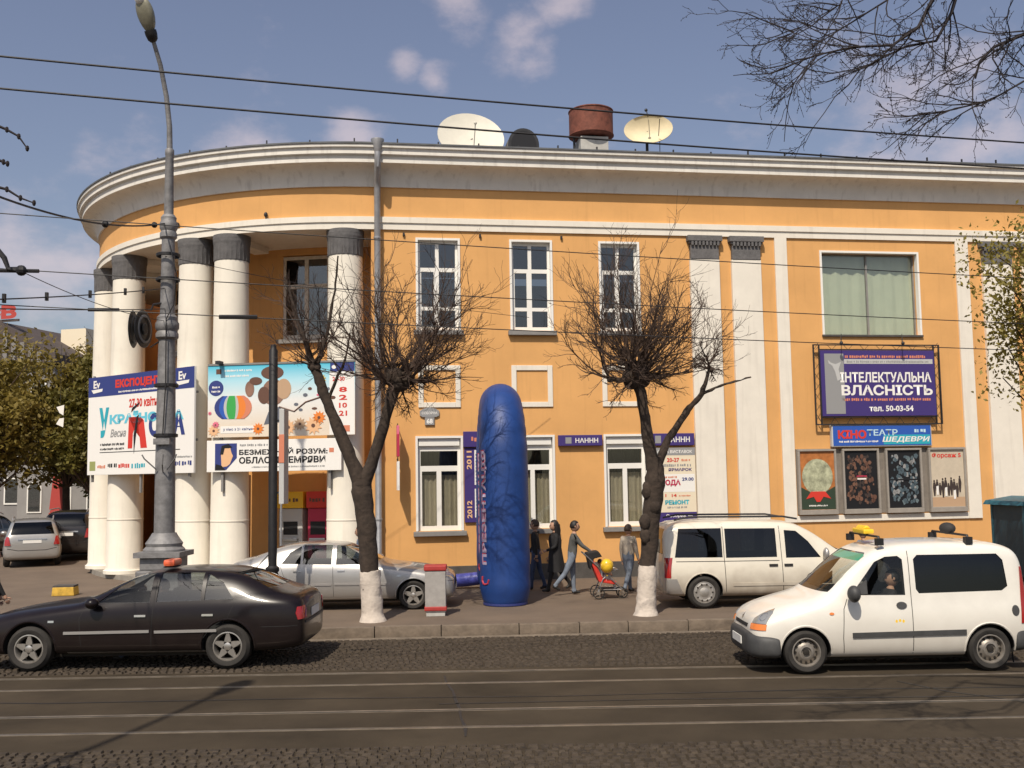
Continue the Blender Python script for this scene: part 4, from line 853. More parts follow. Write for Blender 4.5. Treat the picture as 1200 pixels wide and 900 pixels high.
SEDB = [(a if a < 3.5 else 3.5+(a-3.5)*.84, b_, c*KZ, d*KZ, e_, f) for a, b_, c, d, e_, f in SED]
zk = lambda P_: [(x, z*KZ) for x, z in P_]
r, bv = car('black_sedan', 'black taxi sedan with orange roof light driving left on the cobbles', SEDB, 'paint_black', .85, 3.50, .30, 'star', .195, [zk(p) for p in SW], zk([(-.62,1.03),(.62,1.03),(.50,1.36),(-.50,1.36)]), zk([(-.58,1.14),(.58,1.14),(.46,1.36),(-.46,1.36)]), (-8.42, 16.85, .018), R(-.6), (1.15,1.1,1.13), cab=(1.50, 3.85), glassm=('car_glass_clear', 'car_glass', 'car_glass_dark'), seats=((2.12, 3.15),))
sedan_bits(r, bv, 'trim_silver', 'bumper_plastic', 'paint_black', KZ)
MB().box(2.50, 2.66, -.42, -.18, 1.33, 1.345).build('roof_light_base', M['rubber'], r); MB().box(2.50, 2.66, -.45, -.10, 1.347, 1.44).build('taxi_roof_light', M['taxi_orange'], r, bevel=.035)
MB().tube([(3.66, 0, 1.26), (3.85, 0, 1.46)], .008, 5).build('aerial', M['black_iron'], r)
black_sedan = r
# --- parked silver sedan
r, bv = car('silver_sedan', 'silver sedan parked on the pavement behind the left tree', SED, 'paint_silver', .85, 3.45, .30, 'alloy', .21, SW, [(-.62,1.03),(.62,1.03),(.50,1.36),(-.50,1.36)], [(-.58,1.14),(.58,1.14),(.46,1.36),(-.46,1.36)], (-1.25, 21.95, .2), PI+R(1), (.99,1,.955), cab=(1.50, 3.95), glassm=('car_glass', 'car_glass', 'car_glass'), seats=((2.12, 3.15),))
sedan_bits(r, bv, 'trim_silver', 'bumper_plastic', 'paint_silver')
# --- white passenger van parked behind
VAN = [(0,.32,.58,.66,.64,.55),(.05,.26,.68,.80,.78,.62),(.2,.22,.78,.92,.87,.7),(.6,.22,.88,1.02,.92,.74),(.98,.22,.95,1.11,.935,.76),(1.12,.22,.97,1.16,.94,.77),(1.5,.22,.98,1.43,.94,.77),(1.85,.22,.98,1.64,.94,.76),(2.1,.22,.98,1.72,.94,.76),(3.0,.22,.98,1.76,.94,.77),(4.1,.22,.98,1.75,.94,.77),(4.45,.24,.98,1.71,.93,.76),(4.60,.26,.97,1.62,.91,.74),(4.66,.32,.93,1.40,.87,.68)]
VW = [[(1.52,.98),(2.22,.98),(2.22,1.53),(1.98,1.51),(1.75,1.30)], [(2.40,1.0),(3.42,1.0),(3.42,1.58),(2.40,1.57)], [(3.49,1.01),(4.44,1.02),(4.34,1.59),(3.49,1.59)]]
r, bv = car('white_van', 'cream white passenger van parked on the pavement right of the tree', VAN, 'paint_cream', .86, 3.88, .325, 'cap', .215, VW, [(-.72,1.12),(.72,1.12),(.62,1.62),(-.62,1.62)], [(-.66,1.08),(.66,1.08),(.58,1.58),(-.58,1.58)], (7.58, 21.5, .2), PI+R(2), (1,.95,.985), cab=(1.25, 4.5), glassm=('car_glass_dark',)*3, seats=((2.0, 3.1),))
for s in ('l', 'r'):
    seam(bv, [(2.32,1.62),(2.31,1.0),(2.30,.30)], s, r, .012); seam(bv, [(3.46,1.66),(3.46,1.0),(3.44,.32)], s, r, .012); seam(bv, [(1.42,.98),(1.38,.6),(1.40,.34)], s, r, .012); seam(bv, [(2.36,.93),(4.42,.94)], s, r, .014, 'slide_rail')
    decal(bv, [(1.3,.44),(3.3,.44),(3.3,.50),(1.3,.50)], s, 0, 'paint_cream', 'rub_strip', r, thick=.012, cell=.2)
    sg = -1 if s == 'l' else 1; q2 = math.sqrt(.5)
    decal(bv, [(-.07,.62),(.09,.62),(.09,1.02),(-.07,1.02)], ((4.6+2, sg*(.86+2), 0), (-q2, sg*q2, 0), (0,0,1), (-q2, -sg*q2, 0)), .002, 'tail_red', 'tail_light', r, thick=.012, cell=.06)
    decal(bv, [(-.2,.66),(.14,.68),(.14,.80),(-.2,.78)], ((.05-2, sg*(.72+2), 0), (q2, sg*q2, 0), (0,0,1), (q2, -sg*q2, 0)), .002, 'lamp_clear', 'headlight', r, thick=.012, cell=.06)
    MB().tube([(1.9, sg*.62, 1.745), (2.2, sg*.66, 1.80), (4.1, sg*.66, 1.82), (4.4, sg*.64, 1.76)], .02, 6).build('roof_rail', M['dark_metal'], r)
    decal(bv, [(4.30,.30),(4.66,.30),(4.66,.60),(4.42,.60)], s, .001, 'trim_silver', 'corner_bumper', r, thick=.012, cell=.06)
handles(bv, r, (2.10, 2.40), .82, 'seam', .17, .045); mirror_(r, 1.45, 1.05, .92, 'trim_silver', .06, .10, .13)
MB().box(1.25, 1.6, -.7, .7, .72, .95).build('dashboard', M['interior'], r, bevel=.05)
# --- white taxi van in front
KAN = [(0,.30,.52,.60,.52,.45),(.04,.24,.60,.74,.66,.55),(.14,.21,.70,.85,.755,.6),(.40,.20,.80,.955,.805,.62),(.78,.20,.90,1.05,.825,.64),(.93,.20,.93,1.09,.83,.66),(1.05,.20,.96,1.15,.83,.68),(1.4,.20,1.0,1.45,.83,.69),(1.72,.20,1.0,1.70,.83,.68),(1.95,.20,1.0,1.79,.83,.68),(2.4,.20,1.0,1.835,.83,.69),(3.2,.20,1.0,1.835,.83,.69),(3.65,.21,1.0,1.80,.825,.69),(3.86,.24,1.0,1.74,.81,.68),(3.95,.27,.98,1.62,.785,.65),(3.99,.33,.93,1.40,.75,.6)]
KW = [[(1.42,1.09),(2.20,1.08),(2.20,1.58),(2.14,1.63),(1.96,1.62),(1.80,1.55)], [(2.40,1.10),(3.60,1.12),(3.69,1.18),(3.66,1.55),(3.58,1.64),(2.42,1.64),(2.36,1.58),(2.36,1.16)]]
r, bv = car('white_taxi_van', 'white taxi van with yellow roof sign driving left in front', KAN, 'paint_white', .74, 3.38, .305, 'steel', .205, KW, [(-.66,1.13),(.66,1.13),(.60,1.62),(.5,1.67),(-.5,1.67),(-.60,1.62)], [(-.6,1.1),(.6,1.1),(.54,1.58),(-.54,1.58)], (3.37, 15.62, .01), R(1.0), cab=(1.12, 3.85), glassm=('car_glass_clear', 'car_glass_dark', 'car_glass_dark'), seats=((1.95, 2.95),))
for s in ('l', 'r'):
    seam(bv, [(2.285,1.70),(2.28,1.1),(2.27,.26)], s, r, .010); seam(bv, [(1.36,1.04),(1.30,.9),(1.27,.5),(1.28,.28)], s, r, .010)
    decal(bv, [(1.40,.50),(3.03,.52),(3.03,.59),(1.40,.57)], s, 0, 'bumper_plastic', 'side_moulding', r, thick=.02, cell=.1); decal(bv, disc(3.77,.84,.055,.075,16), s, .002, 'bumper_plastic', 'fuel_cap', r, thick=.006, cell=.1)
    decal(bv, disc(2.13,.94,.075,.05,14), s, .001, 'bumper_plastic', 'door_handle', r, thick=.012, cell=.2); decal(bv, disc(1.12,.84,.035,.02,8), s, .001, 'amber', 'side_repeater', r, thick=.008, cell=.2)
    sg = -1 if s == 'l' else 1; a_ = R(38); cx, sx_ = math.cos(a_), math.sin(a_); fr_ = ((.10-2*cx, sg*(.62+2*sx_), 0), (sx_, sg*cx, 0), (0,0,1), (cx, -sg*sx_, 0))
    decal(bv, [(-.12,.70),(.14,.70),(.16,.84),(.12,.90),(.02,.85),(-.10,.76)], fr_, .003, 'lamp_clear', 'headlight', r, thick=.012, cell=.05); decal(bv, disc(.06,.79,.055,.055,14), fr_, .016, 'chrome', 'reflector', r, cell=.2); decal(bv, [(-.14,.61),(.15,.61),(.15,.69),(-.14,.69)], fr_, .003, 'amber', 'indicator', r, thick=.012, cell=.05)
    for i in range(3): decal(bv, disc(2.04+.05*i,.72+(.01 if i == 1 else 0),.018,.022,8), s, .001, 'taxi_yellow', 'badge', r, cell=.2)
    decal(bv, [(1.40,1.14),(1.44,1.10),(1.66,1.10),(1.66,1.30)], s, .001, 'bumper_plastic', 'mirror_base', r, thick=.01, cell=.1)
    decal(bv, [(3.84,.66),(3.99,.66),(3.99,1.45),(3.90,1.45)], s, .002, 'tail_red', 'tail_light', r, thick=.01, cell=.06)
decal(bv, [(-.34,.615),(.34,.615),(.36,.665),(-.36,.665)], 'f', .002, 'seam', 'grille', r, thick=.004); decal(bv, [(-.035,.735),(0,.69),(.035,.735),(0,.785)], 'f', .003, 'chrome', 'badge', r, thick=.006, cell=.3)
fb = loft([(-.045,.30,.46,.54,.50,.4),(-.02,.22,.50,.585,.66,.5),(.10,.20,.52,.60,.79,.6),(.25,.20,.52,.60,.835,.6),(.37,.20,.50,.58,.845,.6),(.385,.24,.48,.54,.82,.6)], 2); fb.materials.append(M['bumper_plastic']); fb.polygons.foreach_set('use_smooth', [True]*len(fb.polygons)); obj('front_bumper', fb, r)
rb = loft([(3.74,.26,.56,.62,.80,.5),(3.755,.24,.60,.66,.835,.6),(3.90,.25,.60,.66,.83,.6),(4.0,.28,.60,.66,.76,.55),(4.03,.34,.56,.62,.62,.5)], 2); rb.materials.append(M['bumper_plastic']); rb.polygons.foreach_set('use_smooth', [True]*len(rb.polygons)); obj('rear_bumper', rb, r)
MB().box(-.068, -.052, -.26, .26, .36, .47).build('number_plate', M['plate_white'], r); 
for s in (-1, 1): MB().lathe([(.035, 0), (.03, -.012)], 12, (.03, s*.52, .34), 'X').build('fog_light', M['lamp_clear'], r)
for s in (-1, 1): MB().ball((1.40, s*.96, 1.13), (.09, .12, .12), 16, 10).tube([(1.48, s*.78, 1.10), (1.42, s*.9, 1.08)], .035, 6).build('wing_mirror', M['bumper_plastic'], r, smooth=60)
for x in (1.92, 3.22):
    MB().tube([(x, -.62, 1.84), (x, -.60, 1.90), (x, .60, 1.90), (x, .62, 1.84)], .018, 6).box(x-.05, x+.05, -.66, -.56, 1.78, 1.88).box(x-.05, x+.05, .56, .66, 1.78, 1.88).build('roof_bar', M['black_iron'], r)
MB().box(1.84, 2.0, -.22, .28, 1.92, 1.99).prism([(1.86,1.99),(1.98,1.99),(1.94,2.04),(1.9,2.04)], -.15, .2).build('taxi_roof_sign', M['taxi_yellow'], r, bevel=.02); MB().ball((3.22, .05, 1.97), (.11, .16, .09), 12, 8).build('roof_bundle', M['interior'], r, smooth=60)
MB().box(1.02, 1.42, -.68, .68, .80, 1.06).build('dashboard', M['interior'], r, bevel=.06); mat('sun_green', (.05,.45,.30), .4); decal(bv, [(-.58,1.56),(.58,1.56),(.54,1.65),(-.54,1.65)], 'f', -.022, 'sun_green', 'sun_strip', r) ; MB().lathe([(.18, 1.42), (.20, 1.42)], 20, (0, -.36, 1.08), 'X', cap=False).build('steering_wheel', M['interior'], r)
MB().tube([(3.9, -.35, .30), (3.92, -.35, .03)], .012, 5).build('earth_strap', M['rubber'], r)
white_taxi = r
# --- cars parked on the square at the left
HAT = [(0,.32,.54,.62,.56,.5),(.05,.24,.62,.74,.72,.6),(.2,.2,.72,.84,.82,.62),(.6,.2,.82,.94,.85,.64),(1.0,.2,.88,1.0,.86,.66),(1.15,.2,.92,1.06,.86,.66),(1.6,.2,.95,1.38,.86,.66),(1.95,.2,.96,1.52,.86,.64),(2.5,.2,.97,1.57,.86,.64),(3.4,.2,.97,1.55,.86,.64),(3.85,.22,.97,1.48,.85,.64),(4.1,.24,.96,1.30,.84,.66),(4.2,.27,.92,1.08,.82,.66),(4.26,.34,.75,.90,.76,.6)]
HW = [[(1.6,1.0),(2.3,1.0),(2.3,1.44),(2.1,1.43),(1.85,1.27)], [(2.38,1.0),(3.1,1.01),(3.1,1.45),(2.38,1.45)], [(3.17,1.02),(3.72,1.05),(3.6,1.38),(3.17,1.44)]]
def hatch(label, p, loc, rz, sc, gm='car_glass_dark', grp='cars parked on the square at the left'):
    r, bv = car('parked_car', label, HAT, p, .85, 3.42, .30, 'alloy', .2, HW, [(-.62,1.06),(.62,1.06),(.52,1.46),(-.52,1.46)], [(-.64,1.06),(.64,1.06),(.54,1.44),(-.54,1.44)], loc, rz, sc, cab=(1.2, 3.95), glassm=(gm,)*3, sub=2, seats=((2.0, 3.0),), group=grp)
    for s in (-1, 1):
        decal(bv, [(s*.62,.72),(s*.80,.72),(s*.79,1.0),(s*.68,1.0)], 'b', .002, 'tail_red', 'tail_light', r, thick=.03, cell=.06); decal(bv, [(s*.45,.62),(s*.72,.64),(s*.72,.76),(s*.45,.72)], 'f', .002, 'lamp_clear', 'headlight', r, thick=.03, cell=.06)
    decal(bv, [(-.27,.78),(.27,.78),(.27,.88),(-.27,.88)], 'b', .004, 'plate_white', 'number_plate', r, thick=.01, cell=.3); decal(bv, [(-.42,.89),(.42,.89),(.42,.93),(-.42,.93)], 'b', .004, 'chrome', 'boot_trim', r, thick=.02, cell=.3)
    seam(bv, [(-.72,.62),(-.4,.55),(.4,.55),(.72,.62)], 'b', r, .02, 'bumper_seam'); mirror_(r, 1.5, 1.02, .84, p); handles(bv, r, (2.12, 3.0), .86, p, .18)
    for s in (-1, 1): MB().tube([(1.95, s*.58, 1.53), (2.2, s*.6, 1.60), (3.5, s*.6, 1.585), (3.75, s*.58, 1.50)], .018, 6).build('roof_rail', M['trim_silver'], r)
    return r
hatch('silver estate car seen from behind at the far left', 'paint_silver', (-17.0, 36.6, .2), R(-66), (.95,1,.98))
hatch('black people carrier parked beside the silver estate at far left', 'paint_dark', (-16.2, 39.3, .2), R(-78), (1.0,1.05,1.1))
hatch('pale car half hidden behind the white columns at far left', 'paint_white', (-17.0, 45.5, .2), R(-80), (1,1,1.12))
hatch('dark silver car at the left edge behind the silver estate', 'paint_dark', (-19.6, 40.5, .2), R(-92), (1,1,1))
# ---------------------------------------------------------------- people
mat('skin', (.42, .24, .16), .6, var=.06, vs=20); mat('hair_dark', (.012, .009, .008), .6, var=.4, vs=30); mat('hair_brown', (.05, .028, .016), .6, var=.4, vs=30)
mat('cloth_black', (.012, .011, .012), .85, var=.3, vs=8); mat('cloth_grey', (.09, .09, .085), .9, var=.2, vs=8); mat('jeans', (.17, .20, .25), .9, var=.25, vs=7); mat('jeans_dark', (.035, .05, .10), .9, var=.25, vs=7); mat('cloth_beige', (.36, .31, .25), .9, var=.12, vs=7); mat('cloth_blue', (.16, .19, .25), .9, var=.15, vs=7); mat('shoe', (.02, .018, .017), .6); mat('cloth_white', (.62, .6, .56), .85); mat('eye', (.02, .02, .02), .2)
def person(label, loc, rz, h, legs=((18, 8), (-16, 14)), arms=((-14, 12), (16, 18)), lean=2, top='cloth_black', bottom='jeans', hair='hair_dark', bare=False, long_hair=False, coat=None, pelvis=None, head_yaw=0, hat=None, shoe='shoe', bulk=1.0):
    root = tag(empty('person', loc, rz), label, 'person')
    dv = lambda a: Vector((math.sin(R(a)), 0, -math.cos(R(a))))
    J = []; E_ = []; RD = []; TG = []
    def ad(p, r, par, t):
        J.append(Vector(p)); RD.append(r*h); TG.append(t)
        if par is not None: E_.append((par, len(J)-1))
        return len(J)-1
    up = Vector((math.sin(R(lean)), 0, math.cos(R(lean)))); Y_ = Vector((0, 1, 0))
    pel = ad((0, 0, 0), .078*bulk, None, 'b'); sp = ad(up*.11*h, .072*bulk, pel, 't'); ch = ad(up*.22*h, .082*bulk, sp, 't'); nb = ad(up*.295*h, .040, ch, 't'); hd = ad(up*.345*h, .032, nb, 's')
    low = 0; hands = []
    for i, s in enumerate((1, -1)):
        a, k = legs[i]
        hp = ad(Y_*s*.052*h-Vector((0,0,.03*h)), .058*bulk, pel, 'b'); mid = ad(J[hp]+dv(a)*.12*h, .050*bulk, hp, 'b'); kn = ad(J[hp]+dv(a)*.24*h, .036*bulk, mid, 'b'); cf = ad(J[kn]+dv(a-k)*.09*h, .034*bulk, kn, 'b'); an = ad(J[kn]+dv(a-k)*.235*h, .024, cf, 'b')
        fdir = Vector((math.cos(R((a-k)*.5)), 0, math.sin(R((a-k)*.5)))); to = ad(J[an]+fdir*.09*h-Vector((0,0,.018*h)), .019, an, 'f'); he = ad(J[an]-fdir*.025*h-Vector((0,0,.022*h)), .02, an, 'f')
        low = min(low, J[to].z-.02*h, J[he].z-.02*h)
        a, k = arms[i]; out = .10 if coat is None else .14
        sh = ad(up*.275*h+Y_*s*.098*h*bulk, .040*bulk, ch, 't'); d1 = (dv(a)+Y_*s*out).normalized(); el = ad(J[sh]+d1*.165*h, .030*bulk, sh, 't'); d2 = (dv(a+k)+Y_*s*-.06).normalized(); wr = ad(J[el]+d2*.145*h, .019*bulk, el, 's' if bare else 't'); pm = ad(J[wr]+d2*.045*h, .020, wr, 's'); hands.append((J[pm], d2, s))
    dz = (pelvis-0) if pelvis is not None else -low
    me = bpy.data.meshes.new('b'); me.from_pydata([tuple(p) for p in J], E_, []); o = bpy.data.objects.new('b', me); C.objects.link(o)
    sk = o.modifiers.new('k', 'SKIN'); sk.use_smooth_shade = True
    for i, v in enumerate(me.skin_vertices[0].data): v.radius = (RD[i], RD[i]); v.use_root = (i == 0)
    ss = o.modifiers.new('s', 'SUBSURF'); ss.levels = ss.render_levels = 1
    bmh = evalmesh(o); bpy.data.objects.remove(o)
    names = {'t': 0, 'b': 1, 's': 2, 'f': 3}
    mb = MB(); mb.v = [tuple(v.co) for v in bmh.vertices]; mb.f = [tuple(p.vertices) for p in bmh.polygons]
    for f in mb.f:
        c = sum((Vector(mb.v[i]) for i in f), Vector())/len(f); best = None
        for (a, b_) in E_:
            ab = J[b_]-J[a]; t = max(0, min(1, (c-J[a]).dot(ab)/ab.dot(ab))); q_ = J[a]+ab*t; d = (c-q_).length-.6*(RD[a]+(RD[b_]-RD[a])*t)
            if best is None or d < best[0]: best = (d, TG[b_] if TG[b_] != 't' or TG[a] != 'b' or t > .45 else 'b')
        mb.m.append(names[best[1]])
    # head with face, ears
    T = Matrix.Translation(up*.405*h) @ Matrix.Rotation(R(head_yaw), 4, 'Z')
    hr = .068*h
    def hf(x, y, z):
        X, Yy, Z = x/hr, y/hr, z/hr
        y2 = Yy*.80*(1-.18*max(0, -Z)); x2 = X*.95+(.10 if X > 0 else 0)*max(0, -Z)*X
        if X > .6 and abs(Yy) < .28 and -.35 < Z < .1: x2 += .16*(1-abs(Yy)/.28)*(1-abs(Z+.18)/.3 if abs(Z+.18) < .3 else 0)
        if X > .5 and -.05 < Z < .25 and .15 < abs(Yy) < .6: x2 -= .05
        if X > .6 and abs(Z+.48) < .1: x2 += .03
        return tuple(T @ Vector((x2*hr, y2*hr, Z*1.12*hr)))
    mb.ball((0,0,0), hr, 20, 14, 2, hf)
    for s in (1, -1): mb.ball((0,0,0), 1, 8, 6, 2, lambda x, y, z: tuple(T @ Vector((x*.18*hr, s*.80*hr+y*.08*hr, z*.26*hr-.02*hr))))
    # hands: palm and five separate, bent fingers
    for p, d, s in hands:
        side = Vector((0, 1, 0)); side = (side-d*side.dot(d)).normalized(); nor = d.cross(side)
        for k, (off, ln) in enumerate(((-.018, .036), (-.006, .042), (.006, .040), (.017, .031))):
            a = p+nor*off*h*.9+d*.012*h; b_ = a+d*ln*.55*h+side*-s*.004*h; c = b_+d*ln*.4*h-side*s*.014*h; mb.tube([a, b_, c], [.0062*h, .0058*h, .0045*h], 6, 2)
        a = p-d*.012*h+nor*.016*h; mb.tube([a, a+nor*.018*h+d*.012*h, a+nor*.022*h+d*.032*h-side*s*.008*h], [.0075*h, .007*h, .005*h], 6, 2)
    body = mb.build('body', [M[top], M[bottom], M['skin'], M[shoe]], root, smooth=70); body.location.z = dz
    for s in (1, -1): MB().ball(tuple(T @ Vector((.86*hr, s*.30*hr, .06*hr))), .1*hr, 8, 6).build('eye', M['eye'], body)
    hm = MB()
    def hairf(x, y, z):
        X, Yy, Z = x/hr, y/hr, z/hr
        k = 1.08 if Z > -.25+.55*max(0, X) else .9
        if X > .45 and Z < .45: k = .8
        return tuple(T @ Vector(((X*.95*k-.03)*hr, Yy*.80*k*hr, (Z*1.12*k+.03)*hr)))
    hm.ball((0,0,0), hr, 20, 14, 0, hairf)
    if long_hair:
        for i in range(11):
            a = R(95+17*i); b0 = T @ Vector((math.cos(a)*.85*hr, math.sin(a)*.75*hr, 0)); ln = rnd.uniform(.19, .25)*h
            hm.tube([b0+Vector((0,0,.02*h)), b0+Vector((-.01*h,0,-.07*h)), b0+Vector((-.02*h*rnd.random(), 0, -ln))], [.024*h, .026*h, .010*h], 7)
    hm.build('hair', M[hair], body, smooth=60)
    if hat: MB().ball((0,0,0), hr, 18, 12, 0, lambda x, y, z: tuple(T @ Vector((x*1.12, y*.98, max(z, .2*hr)*1.2)))).build('cap', M[hat], body, smooth=60)
    if coat:
        cmat, zlow, flare = coat; n = 20; rows = [(.27, .075, .10), (.20, .092, .118), (.10, .085, .10), (0, .098, .112), (zlow*.5, .098+flare*.5, .11+flare*.4), (zlow, .10+flare, .11+flare*.8)]
        cm_ = MB(); vs_ = []
        for (z, a, b_) in rows:
            for k in range(n):
                t = 2*PI*k/n; wv = 1+.05*math.sin(5*t)*(1 if z < 0 else 0); c = up*z*h if z > 0 else Vector((0,0,z*h)); vs_.append(c+Vector((a*h*math.cos(t)*wv, b_*h*math.sin(t)*wv, 0)))
        cm_.add(vs_, [(i*n+(k+1) % n, i*n+k, (i+1)*n+k, (i+1)*n+(k+1) % n) for i in range(len(rows)-1) for k in range(n)])
        cm_.build('coat', M[cmat], body, smooth=60)
    return root
person('woman in black with long dark hair walking beside the inflatable arch', (.94, 23.75, .2), PI+.25, 1.62, legs=((20, 6), (-22, 18)), arms=((10, 60), (0, 20)), long_hair=True, coat=('cloth_black', -.24, .03), bottom='cloth_black')
person('man in grey jacket and pale jeans pushing a red stroller', (1.28, 23.2, .2), .05, 1.60, legs=((4, 2), (-26, 16)), arms=((38, 18), (36, 20)), lean=7, top='cloth_grey', bottom='jeans', bulk=1.05)
person('person in dark clothes half hidden behind the blue inflatable arch', (.50, 24.2, .2), PI*.9, 1.60, legs=((10, 4), (-10, 10)), top='cloth_black', bottom='jeans_dark', hair='hair_brown')
person('man in beige jacket and jeans walking away behind the stroller', (2.56, 23.35, .2), .7, 1.50, legs=((12, 4), (-14, 12)), arms=((-8, 10), (8, 14)), top='cloth_beige', bottom='jeans', hair='hair_brown', bulk=1.15)
person('person in pale blue top behind the silver sedan near the column', (-3.42, 23.0, .2), PI, 1.58, top='cloth_blue', bottom='jeans_dark', hair='hair_brown')
person('small person in blue grey top beyond the front of the white van', (7.72, 22.95, .2), .4, 1.34, top='cloth_blue', bottom='jeans_dark')
person('person in black walking in from the left edge of the picture', (-9.27, 18.35, .0), .3, 1.72, legs=((14, 4), (-16, 14)), arms=((10, 2), (24, 3)), top='cloth_black', bottom='cloth_black')
person('taxi driver in dark clothes at the wheel of the black sedan', (-5.72, 16.47, 0), PI, 1.55, legs=((80, 62), (78, 60)), arms=((52, 28), (46, 30)), lean=-12, pelvis=.60, top='cloth_grey', bottom='jeans_dark', bare=True)
person('driver in dark clothes inside the white taxi van', (5.42, 15.24, 0), PI, 1.6, legs=((80, 62), (78, 60)), arms=((52, 28), (46, 30)), lean=-10, pelvis=.66, top='cloth_black', bottom='jeans_dark')
# ---------------------------------------------------------------- stroller with child
st = tag(empty('stroller', (1.78, 22.55, .2), .05), 'red and black three wheeled stroller pushed along the pavement', 'stroller')
fr = MB()
for s in (-.22, .22):
    fr.tube([(-.30, s, .98), (-.18, s, .86), (.52, s, .20)], .014, 6).tube([(.32, s, .62), (.10, s, .42), (-.02, s*1.1, .14)], .013, 6).tube([(-.02, s, .2), (.5, s, .2)], .011, 6)
fr.tube([(-.30, -.22, .98), (-.30, .22, .98)], .018, 6).tube([(.30, -.22, .60), (.42, -.2, .62), (.42, .2, .62), (.30, .22, .60)], .014, 6).build('stroller_frame', M['steel'], st)
def swheel(x, y, r):
    w_ = MB().lathe([(r-.02, -.02), (r, -.015), (r, .015), (r-.02, .02), (r-.02, -.02)], 20, (0,0,0), 'Y', cap=False).build('wheel', M['rubber'], st, smooth=40); w_.location = (x, y, r)
    h_ = MB().lathe([(r*.3, -.02), (r*.3, .02)], 10, (0,0,0), 'Y')
    for k in range(5): a = 2*PI*k/5; h_.tube([(0,0,0), (r*.92*math.cos(a), 0, r*.92*math.sin(a))], .010, 4)
    h_.build('rim', M['chrome'], w_)
for s in (-.25, .25): swheel(0, s, .13)
for s in (-.12, .12): swheel(.54, s, .11)
MB().prism([(.02,.36),(.36,.30),(.40,.36),(.10,.44),(-.10,.86),(-.17,.84)], -.20, .20).build('stroller_seat', M['print_red'], st, bevel=.02); MB().prism([(-.16,.62),(-.24,.98),(.02,1.02),(.10,.90),(-.08,.86)], -.21, .21).build('stroller_hood', M['cloth_black'], st, bevel=.02); MB().box(.05, .4, -.18, .18, .16, .20).build('basket', M['cloth_black'], st)
person('small child in pale clothes sitting in the red stroller', (1.93, 22.56, .2), .05, .80, legs=((75, 55), (70, 50)), arms=((30, 40), (25, 45)), lean=-14, pelvis=.46, top='cloth_blue', bottom='cloth_white', hair='hair_brown')
bl = tag(empty('yellow_balloon', (1.98, 22.3, .74)), 'round yellow balloon tied to the stroller', 'balloon'); MB().ball((0,0,.17), (.14,.14,.155), 20, 14, 0, lambda x, y, z: (x*(1+.25*(z-.17)), y*(1+.25*(z-.17)), z)).lathe([(.006,-.02),(.018,-.025),(.022,-.045)], 8).build('balloon_skin', mat('balloon_yellow', (.82,.52,.03), .3, coat=.5), bl, smooth=60); MB().tube([(0,0,-.03),(-.02,.1,-.25),(-.1,.15,-.3)], .003, 4).build('string', M['print_white'], bl)
# ---------------------------------------------------------------- street furniture
def lamp_post(label, loc, rz, top, arm, base=True, disks=True):
    o = tag(empty('street_lamp', loc, rz), label, 'street lamp')
    if base:
        MB().box(-.42, .42, -.42, .42, 0, .95).box(-.36, .36, -.36, .36, .95, 1.20).build('pedestal', M['lamp_paint'], o, bevel=.03)
        MB().box(-.45, .45, -.45, .45, 1.201, 1.30).lathe([(.40, 1.30), (.40, 1.34), (.34, 1.40), (.36, 1.46), (.30, 1.54), (.25, 1.62), (.23, 1.66)], 24).build('base_moulding', M['lamp_paint'], o, smooth=40, bevel=0)
    MB().lathe([(.20, 1.6), (.19, 3.5), (.165, 5.5)], 24).build('lower_shaft', M['lamp_paint'], o, smooth=40)
    for z in (5.5, 7.55):
        r = .178 if z < 6 else .135
        MB().lathe([(r*.9, z), (r*1.25, z+.05), (r*1.25, z+.13), (r*1.08, z+.18), (r*1.3, z+.24), (r*1.3, z+.34), (r*1.1, z+.40), (r*1.15, z+.46), (r*.85, z+.52)], 24).build('collar', M['lamp_paint'], o, smooth=40)
    MB().lathe([(.145, 5.9), (.128, 7.6)], 20).lathe([(.095, 8.0), (.082, 9.3), (.09, 9.32), (.09, 9.42), (.07, 9.45)], 18).build('upper_shaft', M['lamp_paint'], o, smooth=40)
    MB().tube([(0,0,9.4), *arm], [.06]+[.055-.018*i/len(arm) for i in range(len(arm))], 10).build('lamp_arm', M['lamp_paint'], o, smooth=40)
    a = Vector(arm[-1]); d = (a-Vector(arm[-2])).normalized()
    T = Matrix.Translation(a) @ d.to_track_quat('X', 'Z').to_matrix().to_4x4()
    MB().lathe([(.055, -.05), (.10, .0), (.12, .10), (.12, .18)], 14, (0,0,0), 'X').xf(T).build('lamp_socket', M['black_iron'], o, smooth=40)
    MB().ball((.48, 0, .0), (.36, .19, .15), 20, 12, 0, lambda x, y, z: tuple(T @ Vector((x, y*(1+.35*(x-.48)), z if z > 0 else z*.7)))).build('lamp_head', mat('lamp_grey', (.24,.23,.17), .5, .2, var=.2, vs=8) if 'lamp_grey' not in M else M['lamp_grey'], o, smooth=60)
    MB().ball((.78, 0, -.02), (.11, .12, .10), 14, 10, 0, lambda x, y, z: tuple(T @ Vector((x, y, z)))).build('lamp_glass', mat('lamp_white', (.75,.75,.72), .2, coat=1) if 'lamp_white' not in M else M['lamp_white'], o, smooth=60)
    return o
lp = lamp_post('tall grey lamp post with cast pedestal in front of the columns', (-6.93, 20.45, .2), 0, 12.4, [(.0,-.03,9.9), (-.04,-.12,10.5), (-.11,-.30,11.1), (-.20,-.50,11.55)])
